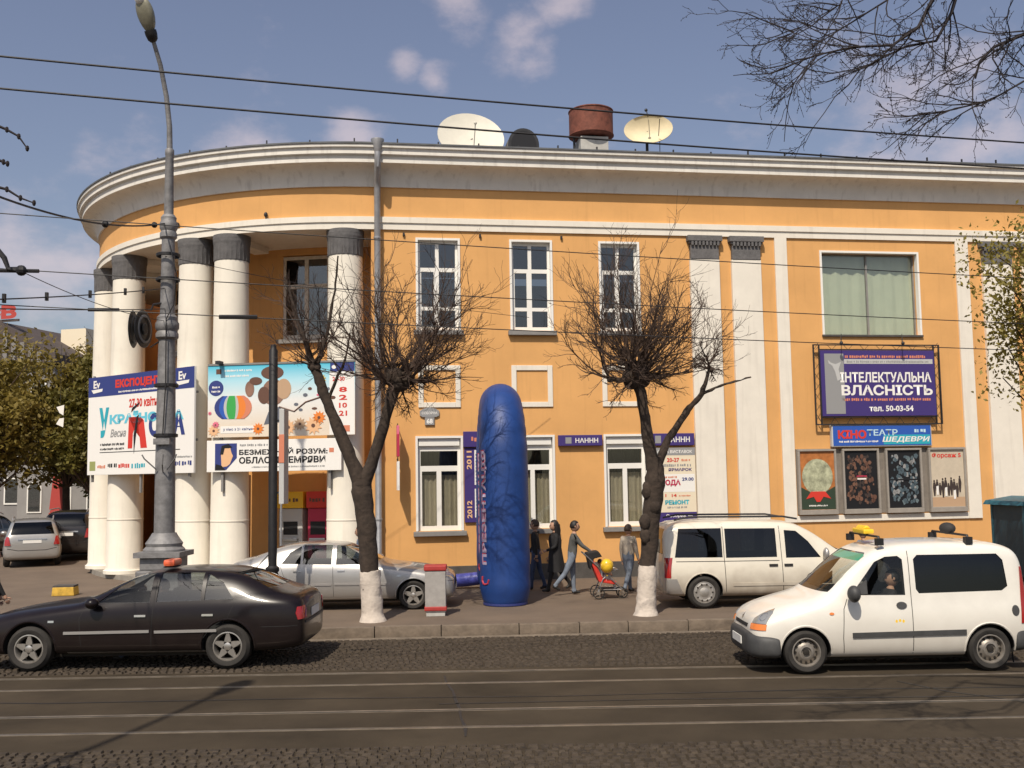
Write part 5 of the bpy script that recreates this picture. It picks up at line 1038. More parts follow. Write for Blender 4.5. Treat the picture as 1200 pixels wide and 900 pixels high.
# ornaments hung on the post and cable clutter
MB().tube([(0,-.1,6.25), (-.25,-.1,6.22), (-.30,-.1,6.1)], .02, 6).tube([(0,-.1,5.55), (-.3,-.1,5.35)], .015, 6).build('bracket', M['black_iron'], lp)
for x, w_, a in ((-.64, .28, R(96)), (-.44, .30, R(83))):
    T = Matrix.Translation((x, -.12, 5.72)) @ Matrix.Rotation(a, 4, 'Z'); d_ = MB().lathe([(.36, -.012), (.38, 0), (.36, .012)], 28, axis='Y').xf(T).build('round_ornament', M['dark_metal'], lp, smooth=40)
    MB().lathe([(.24, -.045), (.27, -.04), (.29, -.034), (.27, -.031)], 24, axis='Y', cap=False).xf(T).build('ornament_ring', M['lamp_paint'], d_); MB().lathe([(.12, -.04), (.10, -.05)], 16, axis='Y').xf(T).build('ornament_boss', M['dark_metal'], d_)
for z in (4.55, 3.55, 6.7, 7.2): MB().lathe([(.22, z), (.235, z+.01), (.235, z+.06), (.22, z+.07)], 18, cap=False).build('strap', M['black_iron'], lp)
MB().box(-.16, .16, -.26, -.19, 3.4, 3.52).build('junction_box', M['lamp_paint'], lp)
for k_ in ([(-.1,-.2,2.9), (-.3,-.34,3.12), (-.34,-.36,3.2)], [(.1,-.2,2.9), (.3,-.34,3.12), (.34,-.36,3.2)], [(.02,-.2,2.86), (.06,-.36,3.0), (.08,-.38,3.2)]): MB().tube(k_, .014, 5).build('flag_holder', M['lamp_paint'], lp)
MB().tube([(.1,-.2,7.4), (.25,-.25,6.8), (.2,-.22,6.2), (.05,-.22,5.9), (.06,-.23,4.6), (.02,-.24,3.6)], .012, 5).build('cable', M['black_iron'], lp)
lamp_post('street lamp on the near pavement whose shadow falls across the tram tracks', (-7.35, 2.4, .15), 0, 11, [(.1,.4,10.2), (.35,1.5,10.9), (.55,2.5,11.1), (.7,3.3,11.2)])
o = tag(empty('black_pole', (-4.68, 20.0, .2)), 'slim black post with narrow white box sign behind the black sedan', 'post')
MB().lathe([(.12, 0), (.12, .85), (.10, .88), (.13, .92), (.13, .98), (.085, 1.02), (.085, 5.2), (.06, 5.24), (.06, 5.3), (.04, 5.32)], 18).build('shaft', M['black_iron'], o, smooth=40)
sg = MB().box(.12, .22, -.02, .38, 2.2, 4.05).build('box_sign', M['print_lightgrey'], o, bevel=.012); MB().box(.118, .222, -.03, -.022, 3.0, 3.55).build('print_block', M['print_salmon'], sg); MB().box(-.02, .13, -.01, .01, 2.4, 2.44).box(-.02, .13, -.01, .01, 3.8, 3.84).build('bracket', M['black_iron'], o); MB().tube([(.17, -.03, 1.4), (.17, -.03, 2.2)], .02, 6).build('conduit', M['pipe_metal'], o)
o = tag(empty('litter_bin', (-1.55, 20.22, .2), R(2)), 'grey litter bin with red rims near the kerb', 'litter bin')
MB().box(-.20, .20, -.17, .17, .08, .86).build('bin_body', mat('bin_grey', (.33,.31,.29), .6, var=.15, vs=6), o, bevel=.015); MB().box(-.215, .215, -.185, .185, .10, .185).build('bottom_band', mat('bin_red', (.36,.035,.03), .55, var=.15, vs=8), o, bevel=.02); MB().box(-.22, .22, -.19, .19, .865, .97).build('top_band', M['bin_red'], o, bevel=.025); MB().box(-.18, .18, -.15, .15, 0, .078).build('foot', M['concrete_grey'], o)
# --- inflatable arch
o = tag(empty('inflatable_arch', (-.21, 21.75, .2), math.atan2(3.0, -.17)), 'blue inflatable arch with red and white lettering standing across the pavement', 'inflatable arch')
mat('arch_blue', (.010, .045, .195), .52, var=.18, vs=2, bump=.05, bs=5); mat('arch_seam', (.03, .04, .16), .5); mat('arch_lilac', (.07, .08, .36), .4, var=.1, vs=4)
span = 3.04; zt = 3.95; rt = .53
pth = [(0, 0, .02), (0, 0, .25), (0, 0, 1.2), (0, 0, 2.2), (.0, 0, 3.2), (.10, 0, 3.76), (.42, 0, 4.13), (.9, 0, 4.27), (span/2, 0, 4.30), (span-.9, 0, 4.27), (span-.42, 0, 4.13), (span-.10, 0, 3.76), (span, 0, 3.2), (span, 0, 2.2), (span, 0, 1.2), (span, 0, .25), (span, 0, .02)]
rads = [.44, rt, rt, rt*.99, rt*.98, .49, .46, .45, .45, .45, .46, .49, rt*.98, rt*.99, rt, rt, .44]
pp = []; rr_ = []
for i in range(len(pth)-1):
    k = 8 if 3 < i < 12 else 6
    for j in range(k):
        t = j/k; pp.append(Vector(pth[i]).lerp(Vector(pth[i+1]), t)); rr_.append(rads[i]+(rads[i+1]-rads[i])*t)
pp.append(Vector(pth[-1])); rr_.append(rads[-1])
for _ in range(10):
    for i in range(5, len(pp)-5): pp[i] = (pp[i-1]+pp[i]*2+pp[i+1])/4
rr_ = [r-.006*(1 if i % 4 == 0 else 0)+.003*math.sin(i*1.3) for i, r in enumerate(rr_)]
MB().tube(pp, rr_, 36).build('arch_tube', M['arch_blue'], o, smooth=40)
mat('arch_red', (.42, .04, .06), .5); mat('arch_white', (.36, .30, .42), .5)
def arch_text(x, sgny, txt, z0, z1, dz, m, th, name='lettering'):
    t = letters(txt, -.085, .085, z0, z1, 0, M[m], o, name, bold=.04, vert=True)
    for v in t.data.vertices:
        a = v.co.x/(rt+.006); rr0 = rt+.006+dz; ang = th+a; v.co = (x+rr0*math.cos(ang), rr0*math.sin(ang), v.co.z)
for x in (0, span):
    arch_text(x, 1, 'ПРЕЗЕНТАЦІЯ', .85, 3.2, .002, 'arch_white', R(127)); arch_text(x, 1, 'ПРЕЗЕНТАЦІЯ', .87, 3.22, .0, 'arch_red', R(125))
for x in (0, span):
    a_ = R(127)
    MB().tube([(x+(rt+.004)*math.cos(a_+t_), (rt+.004)*math.sin(a_+t_), .55+.10*math.sin(k)) for k, t_ in ((PI*.2, -.18), (-PI*.1, -.2), (-PI*.35, -.12), (-PI*.5, 0), (-PI*.3, .14), (0, .2))], .02, 5).build('emblem', M['arch_red'], o)
for x in (0, span): MB().lathe([(.43, .0), (.47, .01), (.47, .05), (.43, .06)], 30, (x, 0, 0)).build('base_ring', M['arch_seam'], o, smooth=40)
MB().tube([(span+.1, .3, .25), (span+.15, .8, .20), (span+.05, 1.3, .18), (span-.2, 1.9, .15)], [.15, .16, .15, .13], 16).build('air_hose', M['arch_lilac'], o, smooth=50); MB().box(span-.55, span-.1, 1.9, 2.3, .0, .42).build('blower', M['cloth_black'], o, bevel=.05)
# --- teal kiosk at the right edge
o = tag(empty('teal_kiosk', (11.95, 24.2, .2), R(9)), 'small teal framed glazed kiosk at the right edge', 'kiosk')
mat('teal_paint', (.02, .11, .15), .5, var=.15, vs=6)
for x in (.0, .65, 1.3): MB().box(x, x+.07, 0, .07, 0, 1.78).build('post', M['teal_paint'], o)
for x in (.0, 1.3): MB().box(x, x+.07, 1.2, 1.27, 0, 1.78).build('post', M['teal_paint'], o)
MB().prism([(-.12,1.78),(1.5,1.78),(1.42,1.88),(.68,1.98),(-.04,1.88)], -.1, 1.4).build('kiosk_roof', M['teal_paint'], o, bevel=.01); MB().box(.07, .65, .01, .05, 0, .7).build('lower_panel', M['teal_paint'], o); MB().box(.721, 1.299, .01, .05, 0, .7).build('lower_panel', M['teal_paint'], o)
for x in (.075, .722): MB().box(x, x+.572, .02, .03, .705, 1.775).build('pane', M['window_glass_dark'], o)
MB().box(.01, .05, .08, 1.19, .1, 1.77).box(1.31, 1.35, .08, 1.19, .1, 1.77).box(.08, 1.29, 1.21, 1.25, .05, 1.77).build('kiosk_wall', mat('kiosk_dark', (.02,.05,.07), .6), o)
o = tag(empty('yellow_block', (-10.75, 24.8, .2), R(6)), 'low yellow concrete block on the square behind the black sedan', 'concrete block'); MB().prism([(-.26,0),(.26,0),(.24,.2),(-.24,.2)], -.2, .2).build('block', mat('yellow_concrete', (.55,.34,.05), .8, var=.3, vs=8), o, bevel=.015); MB().box(-.24, .24, -.18, .18, .201, .24).build('block_top', M['plinth'], o)
T1_trunk = [(-2.684, 19.55, 0.085), (-2.729, 19.55, 0.956), (-2.79, 19.55, 1.914), (-2.885, 19.55, 2.639), (-2.884, 19.55, 2.881)]
T1_left = [(-2.885, 19.55, 2.72), (-3.143, 19.55, 3.371), (-3.386, 19.55, 3.945), (-3.631, 19.55, 4.554), (-3.795, 19.55, 5.05)]
T1_l1 = [(-3.795, 19.55, 5.017), (-4.059, 19.55, 5.765), (-4.259, 19.55, 6.433), (-4.359, 19.55, 6.769)]
T1_l2 = [(-3.762, 19.55, 4.983), (-3.533, 19.55, 5.674), (-3.401, 19.55, 6.503), (-3.334, 19.55, 7.172)]
T1_l3 = [(-3.533, 19.55, 4.356), (-3.189, 19.55, 5.172), (-3.106, 19.55, 5.667)]
T1_right = [(-2.852, 19.55, 2.751), (-2.622, 19.55, 3.363), (-2.424, 19.55, 4.011), (-2.258, 19.55, 4.581), (-2.24, 19.55, 4.745)]
T2_trunk = [(2.475, 19.8, 0.079), (2.538, 19.8, 1.17), (2.647, 19.8, 2.14), (2.731, 19.8, 2.791), (2.726, 19.8, 3.201)]
T2_left = [(2.702, 19.8, 2.955), (2.591, 19.8, 3.697), (2.51, 19.8, 4.36), (2.422, 19.8, 4.776)]
T2_right = [(2.734, 19.8, 2.922), (2.999, 19.8, 3.525), (3.378, 19.8, 4.064), (3.669, 19.8, 4.391), (3.851, 19.8, 4.887)]
T2_r2 = [(3.669, 19.8, 4.391), (4.139, 19.8, 4.583), (4.641, 19.8, 4.708)]
WIRES = [((-6.008, 11.0, 7.661), (7.975, 14.5, 7.532), 0.0), ((-5.996, 11.0, 7.29), (7.951, 14.5, 7.153), 0.0), ((-7.305, 13.5, 6.548), (9.204, 17.0, 6.01), 0.0), ((-6.902, 13.0, 5.672), (8.887, 16.5, 5.175), 0.0), ((-6.997, 13.0, 5.206), (8.86, 16.5, 4.743), 0.0), ((-6.567, 12.2, 5.095), (-6.941, 20.3, 6.731), 0.0), ((-6.78, 12.6, 5.071), (-6.935, 20.3, 6.316), 0.0), ((-6.504, 12.0, 6.477), (-6.96, 20.3, 8.057), 0.0), ((-6.95, 20.3, 7.392), (0.447, 25.0, 6.748), 0.0), ((-6.343, 13.1, 5.627), (-6.932, 20.3, 6.074), 0.0)]
NEAR = [([(3.589, 8.0, 6.89), (3.437, 8.0, 6.641), (3.331, 8.0, 6.449), (3.116, 8.0, 6.303), (2.799, 8.0, 6.294), (2.486, 8.0, 6.228), (2.137, 8.0, 6.092)], 0.03), ([(3.806, 8.2, 6.988), (3.696, 8.2, 6.658), (3.556, 8.2, 6.419), (3.307, 8.2, 6.379), (3.076, 8.2, 6.266), (2.859, 8.2, 6.161)], 0.026), ([(4.355, 7.8, 6.426), (4.078, 7.8, 6.291), (3.837, 7.8, 6.191), (3.716, 7.8, 6.075), (3.675, 7.8, 5.937)], 0.03), ([(4.38, 7.9, 5.979), (4.107, 7.9, 5.949), (3.827, 7.9, 5.793), (3.484, 7.9, 5.715), (3.246, 7.9, 5.698)], 0.016), ([(3.405, 8.4, 7.096), (3.248, 8.4, 6.872), (2.949, 8.4, 6.689), (2.651, 8.4, 6.506)], 0.018), ([(3.039, 8.6, 7.203), (2.915, 8.6, 6.935), (2.648, 8.6, 6.785), (2.344, 8.6, 6.598)], 0.012)]
BRACKET = [(-6.81, 12.8, 6.103), (-6.532, 12.8, 5.878), (-6.42, 12.8, 5.744), (-6.362, 12.8, 5.6), (-6.199, 12.8, 5.575)]
BR0 = [[(-3.161, 6.0, 5.081), (-3.015, 6.0, 5.015), (-2.942, 6.0, 4.972), (-2.889, 6.0, 4.897)], [(-3.155, 6.0, 4.87), (-3.03, 6.0, 4.816), (-3.005, 6.0, 4.805)], [(-3.15, 6.0, 4.687), (-3.005, 6.0, 4.648), (-2.922, 6.0, 4.594), (-2.84, 6.0, 4.562)]]
# ---------------------------------------------------------------- trees
def vjit(q, s): return Vector((q.uniform(-s, s), q.uniform(-s, s), q.uniform(-s, s)))
def twig(mb, q, p, d, ln, r0, r1, lev, droop=.0, kids=(5, 3), n=4, bud=None, curl=.35):
    pts = [p.copy()]; dd = d.normalized(); seg = 4 if lev else 5
    for i in range(seg):
        dd = (dd+vjit(q, curl/seg*1.5)+Vector((0,0,.10-droop))/seg).normalized(); pts.append(pts[-1]+dd*ln/seg)
    mb.tube(pts, [r0+(r1-r0)*i/seg for i in range(seg+1)], n if lev == 0 else 3, cap=False)
    if bud and lev > 0:
        for i in range(2, seg+1):
            if q.random() < .6: mb.ball(tuple(pts[i]+vjit(q, .006)), (bud*.6, bud*.6, bud), 4, 3)
    if lev < len(kids):
        for k in range(kids[lev]):
            t = q.uniform(.22, .95)*seg; i = min(int(t), seg-1); b_ = pts[i].lerp(pts[i+1], t-i); a = (pts[i+1]-pts[i]).normalized()
            s = a.orthogonal().normalized(); s.rotate(Matrix.Rotation(q.uniform(0, 2*PI), 3, a))
            twig(mb, q, b_, a*q.uniform(.75, 1.1)+s*q.uniform(.5, 1.0), ln*q.uniform(.25, .5), max(r1, r0*.42), r1*.8, lev+1, droop, kids, n, bud, curl)
def rough_tube(pts, rads, q, n=14, sub=5, amp=.12):
    P_ = []; Rd = []
    for i in range(len(pts)-1):
        for j in range(sub):
            t = j/sub; P_.append(Vector(pts[i]).lerp(Vector(pts[i+1]), t)+vjit(q, .008)); Rd.append((rads[i]+(rads[i+1]-rads[i])*t)*(1+q.uniform(-amp, amp)*.5))
    P_.append(Vector(pts[-1])); Rd.append(rads[-1])
    mb = MB().tube(P_, Rd, n)
    mb.v = [tuple(Vector(v)+vjit(q, .010)) for v in mb.v]; return mb
def pollard(label, trunk, tr, limbs, knobs, seed, white=.95):
    q = random.Random(seed); b0 = Vector(trunk[0]); o = tag(empty('street_tree', (b0.x, b0.y, .2)), label, 'tree', 'pollarded street trees'); off = Vector((b0.x, b0.y, .2))
    rel = lambda ps: [Vector(p)-off for p in ps]
    tk = rel(trunk); tk[0].z = -.05
    rough_tube(tk, tr, q).build('trunk', M['bark'], o, smooth=50)
    wb = [p for p in tk]; 
    k = 12; w0 = []; 
    for i in range(k+1):
        z = -.02+white*i/k; j = max(a for a in range(len(tk)-1) if tk[a].z <= z); t = (z-tk[j].z)/(tk[j+1].z-tk[j].z); w0.append((tk[j].lerp(tk[j+1], t), (tr[j]+(tr[j+1]-tr[j])*t)*1.14+(.05 if i == 0 else .025 if i == 1 else 0)))
    wm = MB().tube([a for a, _ in w0], [r*(1+q.uniform(-.04, .05)) for _, r in w0], 18); wm.v = [tuple(Vector(v)+vjit(q, .012)) for v in wm.v]; wm.build('whitewashed_base', M['whitewash'], o, smooth=50)
    for l, rs in limbs: rough_tube(rel(l), rs, q, 10).build('limb', M['bark'], o, smooth=50)
    for (c, rad, nt_, lens, depth) in knobs:
        c = Vector(c)-off; kb = MB()
        for i in range(14): kb.ball(tuple(c+vjit(q, rad*.55)), q.uniform(.4, .65)*rad, 9, 7)
        kb.build('knob', M['bark'], o, smooth=60)
        mb = MB(); sb = MB(); hubs = [(c, rad*.5)]
        for i in range(max(2, nt_//9)):
            z = q.uniform(-.25, 1); a = q.uniform(0, 2*PI); s = math.sqrt(max(0, 1-z*z)); d = Vector((s*math.cos(a), s*math.sin(a)*depth, z)); e_ = c+d*q.uniform(.35, 1.05)*rad*2.1
            m_ = c.lerp(e_, .5)+vjit(q, rad*.35); sb.tube([c, m_, e_], [rad*.26, rad*.2, rad*.15], 7)
            for k in range(4): sb.ball(tuple(e_+vjit(q, rad*.12)), q.uniform(.13, .22)*rad, 7, 5)
            hubs.append((e_, rad*.15))
        sb.build('stub_branches', M['bark'], o, smooth=60)
        for i in range(nt_):
            z = q.uniform(-.62, 1) ; z = z if z > -.25 or q.random() < .6 else q.uniform(0, 1); a = q.uniform(0, 2*PI); s = math.sqrt(max(0, 1-z*z)); d = Vector((s*math.cos(a), s*math.sin(a)*depth, z)).normalized()
            L_ = (lens[0]+(lens[1]-lens[0])*max(0, d.z)**1.0)*q.uniform(.7, 1.08)*(.62 if d.z < 0 else 1)
            hb, hr0 = q.choice(hubs); od = (hb-c); d = (d+od.normalized()*.7).normalized() if od.length > .05 else d
            L_ *= q.choice((.45, .7, .85, .95, 1.0)); L_ -= od.length*.5
            twig(mb, q, hb+d*hr0*.5, d+Vector((0,0,-.1)), L_, q.uniform(.013, .024), .0042, 0, -.28 if d.z > -.2 else 0, (8, 4), 5, None, .95)
        mb.build('twigs', M['twig'], o, smooth=60)
    return o
t = pollard('bare pollarded tree with whitewashed foot and forked trunk in front of silver sedan', T1_trunk, [.185, .17, .18, .19, .17],
    [(T1_left, [.15, .12, .105, .10, .09]), (T1_l1, [.055, .035, .02, .012]), (T1_l2, [.05, .03, .02, .01]), (T1_l3, [.035, .02, .01]), (T1_right, [.13, .11, .10, .12, .12])],
    [(T1_right[-1], .24, 105, (1.7, 2.8), .8), (T1_left[-1], .14, 16, (.9, 1.9), .8)], 21)
t = pollard('bare pollarded tree with knobbly trunk and whitewashed foot left of cream van', T2_trunk, [.17, .15, .17, .19, .15],
    [(T2_left, [.14, .11, .10, .12]), (T2_right, [.10, .07, .06, .05, .03]), (T2_r2, [.035, .02, .01])],
    [(T2_left[-1], .26, 115, (1.6, 2.85), .8), (T2_right[-1], .07, 12, (.7, 1.1), .7)], 22)
q = random.Random(31)
# burls on the second trunk
bm_ = MB()
for zz, dx in ((1.45, -.12), (1.75, .10), (2.05, -.08), (2.2, .12), (1.2, -.1)): bm_.ball((dx*.75+.08+.06*(zz-1), q.uniform(-.12, -.02), zz+.3), (.11, .11, .17), 9, 7)
bm_.v = [tuple(Vector(v)+vjit(q, .015)) for v in bm_.v]; bm_.build('burl', M['bark'], t, smooth=60)
# near tree whose twigs hang into the top right corner
o = tag(empty('near_tree', (7.3, 7.6, .15)), 'bare dark branches of a near tree hanging into the top right corner', 'tree')
rough_tube([(0,0,-.1), (.1,0,2.5), (-.05,.1,5), (-.3,.1,7.5), (-.4,.2,9.5)], [.26, .22, .19, .14, .06], q).build('trunk', M['bark'], o, smooth=50)
lm = MB(); tw = MB()
for (a, b_, c) in (((-.1,.1,5.2), (-1.5,.3,7.2), (-3.2,.5,8.0)), ((-.2,.1,6.2), (-1.2,-.2,7.6), (-2.4,-.5,8.3)), ((-.1,.1,5.6), (-.8,1.0,7.0), (-2.2,1.6,7.6)), ((-.2,.1,6.6), (-1.6,.6,8.0), (-4.2,.9,8.2))):
    lm.tube([a, Vector(a).lerp(Vector(b_), .5)+Vector((0,0,.15)), b_, Vector(b_).lerp(Vector(c), .5)+Vector((0,0,.1)), c], [.085, .07, .055, .04, .022], 7)
    for i in range(2):
        t_ = q.uniform(.15, 1); p = Vector(b_).lerp(Vector(c), t_); d = Vector((-1.0*q.uniform(.3, 1.1), q.uniform(-.3, .4), -q.uniform(.35, .8)))
        twig(tw, q, p, d, q.uniform(.7, 1.3), .010, .003, 0, .18, (5, 3), 4, .006, .9)
for br, rs in NEAR:
    P_ = [Vector(p)-Vector((7.3, 7.6, .15)) for p in br]; P_ = [P_[0]+Vector((.5, 0, 1.2))]+P_; lm.tube(P_, [rs*.8]+[rs*.62*(1-.98*i/len(P_)) for i in range(len(P_)-1)], 6)
    for i in range(1, len(P_)-1):
        for k in range(3): twig(tw, q, P_[i].lerp(P_[i+1], q.random()), (P_[i+1]-P_[i]).normalized()+vjit(q, .9)+Vector((-.3, 0, -.1)), q.uniform(.4, .85), .007, .0028, 0, .05, (5, 3), 4, .006, .9)
lm.build('limb', M['twig_dark'], o, smooth=60); tw.build('twigs', M['twig_dark'], o)
# budding twigs reaching in from the left edge
o = tag(empty('near_tree', (-6.6, 5.2, .15)), 'budding twigs of a near tree at the left edge', 'tree')
rough_tube([(0,0,-.1), (0,0,2.5), (.1,.1,4.6), (.4,.2,7)], [.2, .17, .13, .05], q).build('trunk', M['bark'], o, smooth=50)
tw = MB()
for br in BR0:
    P_ = [Vector(p)-Vector((-6.6, 5.2, .15)) for p in br]; P_ = [Vector((.1, .1, P_[0].z-.3))]+P_; tw.tube(P_, [.03]+[.012, .008, .006, .004][:len(P_)-1], 5)
    for i in range(1, len(P_)):
        tw.ball(tuple(P_[i]), (.012, .012, .02), 5, 4)
tw.build('twigs', M['twig_dark'], o)
def leafy(label, loc, hgt, cr, crz, cz, nleaf, lsz, m, seed, clumps=40, group=None, trunk_r=.2, name='leafy_tree', fill=.75):
    q = random.Random(seed); o = tag(empty(name, loc), label, 'tree', group)
    rough_tube([(0,0,-.1), (q.uniform(-.1,.1), 0, hgt*.3), (q.uniform(-.2,.2), 0, hgt*.6), (q.uniform(-.3,.3), 0, hgt*.92)], [trunk_r, trunk_r*.8, trunk_r*.5, trunk_r*.12], q, 10).build('trunk', M['bark'], o, smooth=50)
    br = MB(); lf = MB(); cl = []
    for i in range(clumps):
        while True:
            v = vjit(q, 1)
            if v.length < 1: break
        v = v*(.35+.65*q.random()); c = Vector((v.x*cr, v.y*cr, cz+v.z*crz)); cl.append((c, q.uniform(.22, .42)*min(cr, crz)))
        b0 = Vector((0, 0, max(hgt*.25, c.z-.5*crz-.4))); br.tube([b0, b0.lerp(c, .5)+vjit(q, .2), c], [trunk_r*.22, trunk_r*.12, .012], 5, cap=False)
    for i in range(nleaf):
        c, r = q.choice(cl); v = vjit(q, 1); v = v.normalized()*r*q.random()**.45; p = c+v; n_ = (vjit(q, 1)+Vector((0,0,.4))).normalized(); a = n_.orthogonal().normalized(); a.rotate(Matrix.Rotation(q.uniform(0, 6.28), 3, n_)); b_ = n_.cross(a); s = lsz*q.uniform(.6, 1.3)
        lf.add([p-a*s*.5, p+b_*s*.28, p+a*s*.5, p-b_*s*.28], [(0,1,2,3)])
    br.build('branches', M['twig'], o); lf.build('crown', M[m], o)
    return o
def leafmat(name, c, c2):
    m = mat(name, c, .6, var=.25, vs=1.3, col2=c2); t = m.node_tree; b_ = t.nodes['Principled BSDF']; b_.inputs['Subsurface Weight'].default_value = 0
    tr = t.nodes.new('ShaderNodeBsdfTranslucent'); ms = t.nodes.new('ShaderNodeMixShader'); ms.inputs[0].default_value = .35; src = b_.inputs['Base Color'].links[0].from_socket; t.links.new(src, tr.inputs['Color']); out_ = t.nodes['Material Output']; t.links.new(b_.outputs[0], ms.inputs[1]); t.links.new(tr.outputs[0], ms.inputs[2]); t.links.new(ms.outputs[0], out_.inputs['Surface'])
leafmat('leaf_spring', (.19, .165, .03), (.32, .26, .05)); leafmat('leaf_olive', (.19, .15, .027), (.28, .21, .042)); leafmat('leaf_green', (.12, .115, .022), (.20, .165, .032))
leafy('young yellow green leafing tree reaching in at the right edge', (11.0, 20.0, .2), 8.0, 2.0, 2.9, 5.7, 14000, .10, 'leaf_spring', 41, 90, trunk_r=.14)
lab = ['olive green tree on the square at the far left edge', 'dark green tree between the far building and the columns', 'tall olive tree just left of the white columns', 'low leafy tree behind the parked cars at far left', 'broad brownish tree in front of the red signed building']
for i, (x, y, h_, cr, crz, cz, m) in enumerate(((-22.3, 44, 9.2, 2.8, 4.0, 5.6, 'leaf_olive'), (-20.4, 47, 9.4, 2.8, 4.1, 5.9, 'leaf_olive'), (-18.4, 45, 8.2, 2.2, 3.6, 5.1, 'leaf_green'), (-20.0, 49.5, 6.4, 3.0, 2.6, 3.9, 'leaf_green'), (-24.4, 48, 9.6, 2.9, 4.0, 6.0, 'leaf_olive'))):
    leafy(lab[i], (x, y, .2), h_, cr, crz, cz, 9500, .25, m, 50+i, 75, 'trees on the square at the left', .2)
# bare tree behind them
q = random.Random(77); o = tag(empty('bare_tree', (-20.6, 52, .2)), 'bare twiggy tree rising behind the leafy trees at left', 'tree')
rough_tube([(0,0,-.1), (0,0,4), (.2,0,8)], [.2, .14, .05], q, 8).build('trunk', M['bark'], o); tw = MB()
for i in range(46): twig(tw, q, Vector((.1, 0, q.uniform(3.5, 7.6))), Vector((q.uniform(-1,1), q.uniform(-.6,.6), q.uniform(.5,1.6))), q.uniform(2.0, 3.4), .03, .012, 0, 0, (5, 2), 4)
tw.build('twigs', M['twig'], o)
# ---------------------------------------------------------------- far building at the left
fb_ = tag(empty('far_building', (-34.0, 62, .2), R(-14)), 'grey building with red roof letters behind the trees at far left', 'building')
mat('far_wall', (.20, .19, .185), .9, var=.1, vs=.6); mat('far_dark', (.075, .058, .052), .8, var=.2, vs=2); mat('far_red', (.40, .05, .04), .7)
MB().box(0, 7.2, 0, 14, 0, 9.6).build('wall', M['far_wall'], fb_); MB().prism([(-.3,11.2),(3.6,12.3),(7.5,10.2),(7.5,9.7),(-.3,9.7)], -.4, 14.2).build('roof', M['far_dark'], fb_)
for i in range(6): MB().box(3.9+.6*i, 4.2+.6*i, -.48, -.41, 9.75, 11.6-.31*i).build('fascia_panel', M['far_wall'], fb_)
MB().box(5.2, 7.0, 3, 6, 10.2, 12.2).build('penthouse', M['print_cream'], fb_)
letters('ЄВ', 2.3, 4.7, 12.45, 13.3, -.3, M['far_red'], fb_, bold=.06, thick=.05); letters('Х', 2.5, 3.4, 10.4, 11.3, -.45, M['far_red'], fb_, bold=.06, thick=.05); MB().box(2.2, 4.8, -.28, -.2, 12.3, 12.44).build('sign_bar', M['far_dark'], fb_)
for r_ in range(3):
    for c_ in range(4):
        w_ = MB().box(.6+1.65*c_, 1.7+1.65*c_, -.06, .0, 1.4+2.8*r_, 3.0+2.8*r_).build('window', M['frame_white'], fb_); MB().box(.7+1.65*c_, 1.6+1.65*c_, -.08, -.061, 1.5+2.8*r_, 2.9+2.8*r_).build('pane', M['window_glass_dark'], w_)
h2 = tag(empty('pale_house', (-27.5, 57, .2), R(-4)), 'low pale house with red corner glimpsed under the trees at left', 'building')
MB().box(0, 9, 0, 8, 0, 4.2).build('wall', mat('pale_wall', (.26,.25,.24), .9, var=.12, vs=1), h2); MB().box(-.3, 9.3, -.3, 8.3, 4.21, 4.6).build('roof', M['far_dark'], h2); MB().prism([(2.0,0),(2.9,0),(2.6,3.0),(2.3,3.0)], -.5, -.1).build('red_buttress', M['far_red'], h2)
for c_ in range(5):
    w_ = MB().prism(disc(1.0+1.7*c_, 2.3, .42, .42, 10, 0, PI)+[(.58+1.7*c_, 1.0), (1.42+1.7*c_, 1.0)], -.05, 0).build('window', M['frame_white'], h2); MB().prism(disc(1.0+1.7*c_, 2.3, .34, .34, 10, 0, PI)+[(.66+1.7*c_, 1.08), (1.34+1.7*c_, 1.08)], -.07, -.051).build('pane', M['window_glass_dark'], w_)
o = tag(empty('white_pennant', (-14.6, 33.0, 4.95), R(5)), 'small white double pennant hanging before the dark trees', 'pennant'); MB().prism([(-.12,.35),(.12,.42),(.1,.08),(-.02,.16)], -.01, .01).prism([(-.02,-.02),(.12,.0),(.1,-.3),(-.12,-.2)], -.01, .01).build('pennant_cloth', M['print_white'], o); MB().tube([(0,0,-.2),(0,0,2.4)], .006, 4).build('cord', M['black_iron'], o)
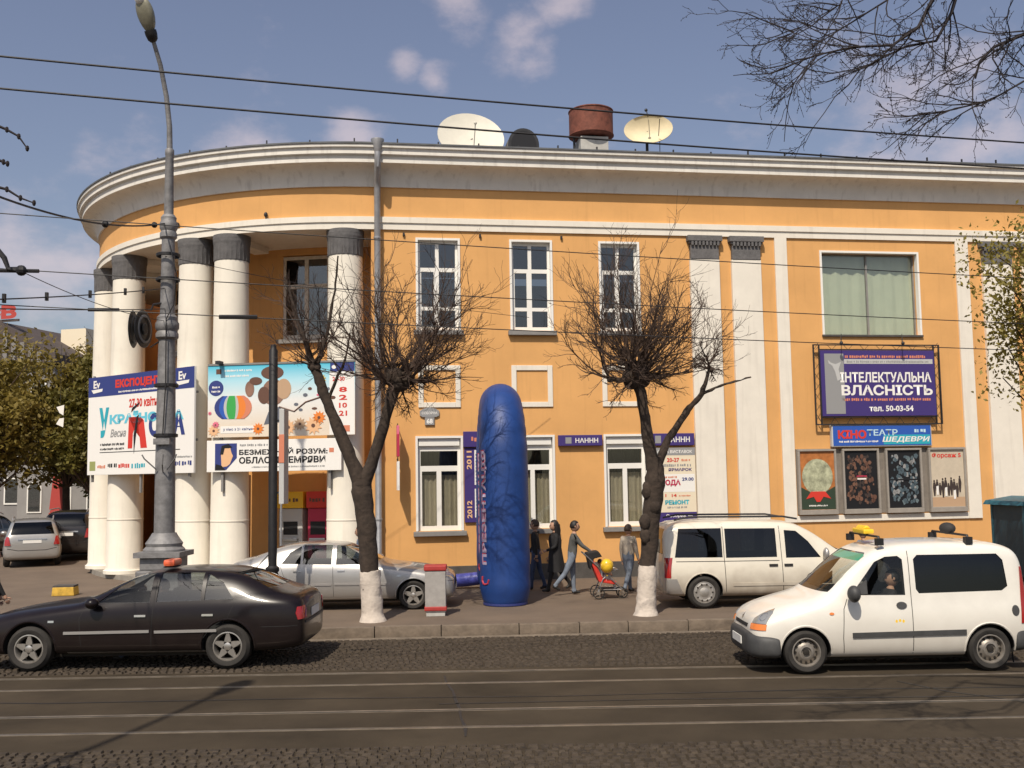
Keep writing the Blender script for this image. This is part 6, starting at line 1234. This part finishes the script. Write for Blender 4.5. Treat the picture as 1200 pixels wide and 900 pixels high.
# ---------------------------------------------------------------- overhead wires
wl_ = ['topmost dark cable crossing the whole sky', 'second dark cable crossing the sky above the roof', 'overhead wire crossing the upper windows', 'overhead wire crossing the middle of the upper windows', 'overhead wire crossing just below the upper windows', 'contact wire with clamps left of the lamp post', 'lower contact wire running left from the lamp post', 'slack cable from the lamp post to the upper left edge', 'stay wire from the lamp post to the facade', 'stay wire from the lamp post to the bracket at left']
for i, (a, b_, sg_) in enumerate(WIRES):
    A, Bb = Vector(a), Vector(b_); n = 24; sag = (.06, .06, .05, .04, .04, .03, .02, .22, .12, .1)[i]
    pts = [A.lerp(Bb, k/n)-Vector((0,0,sag*4*(k/n)*(1-k/n)))+Vector((0,0,0)) for k in range(n+1)]
    wo = tag(empty('overhead_wire', tuple(A)), wl_[i], 'wire', 'overhead wires'); MB().tube([p-A for p in pts], (.0125, .0125, .0075, .007, .007, .010, .009, .016, .006, .006)[i], 5).build('wire', M['black_iron'], wo)
    if i == 5:
        for k in (3, 7, 12, 17, 20): p = pts[k]-A; MB().box(p.x-.02, p.x+.02, p.y-.02, p.y+.02, p.z-.05, p.z+.07).build('clamp', M['black_iron'], wo)
    if i in (6, 4):
        p = pts[[0,0,0,6,5,0,14][i]]-A; MB().tube([p-Vector((.25,.03,0)), p+Vector((.25,.03,0))], .03, 6).build('insulator', M['black_iron'], wo)
    if i == 7:
        for k in (14, 22): p = pts[k]-A; MB().ball(tuple(p), .06, 8, 6).build('insulator', M['black_iron'], wo)
bo = tag(empty('wire_bracket', BRACKET[0]), 'curved black trolley wire bracket at the left edge', 'bracket'); MB().tube([Vector(p)-Vector(BRACKET[0]) for p in BRACKET], [.03, .035, .035, .03, .05], 7).ball(tuple(Vector(BRACKET[-1])-Vector(BRACKET[0])), .07, 8, 6).tube([Vector(BRACKET[-1])-Vector(BRACKET[0])-Vector((.5,0,-.01)), Vector(BRACKET[-1])-Vector(BRACKET[0])+Vector((.2,.05,0))], .025, 6).build('arm', M['black_iron'], bo)
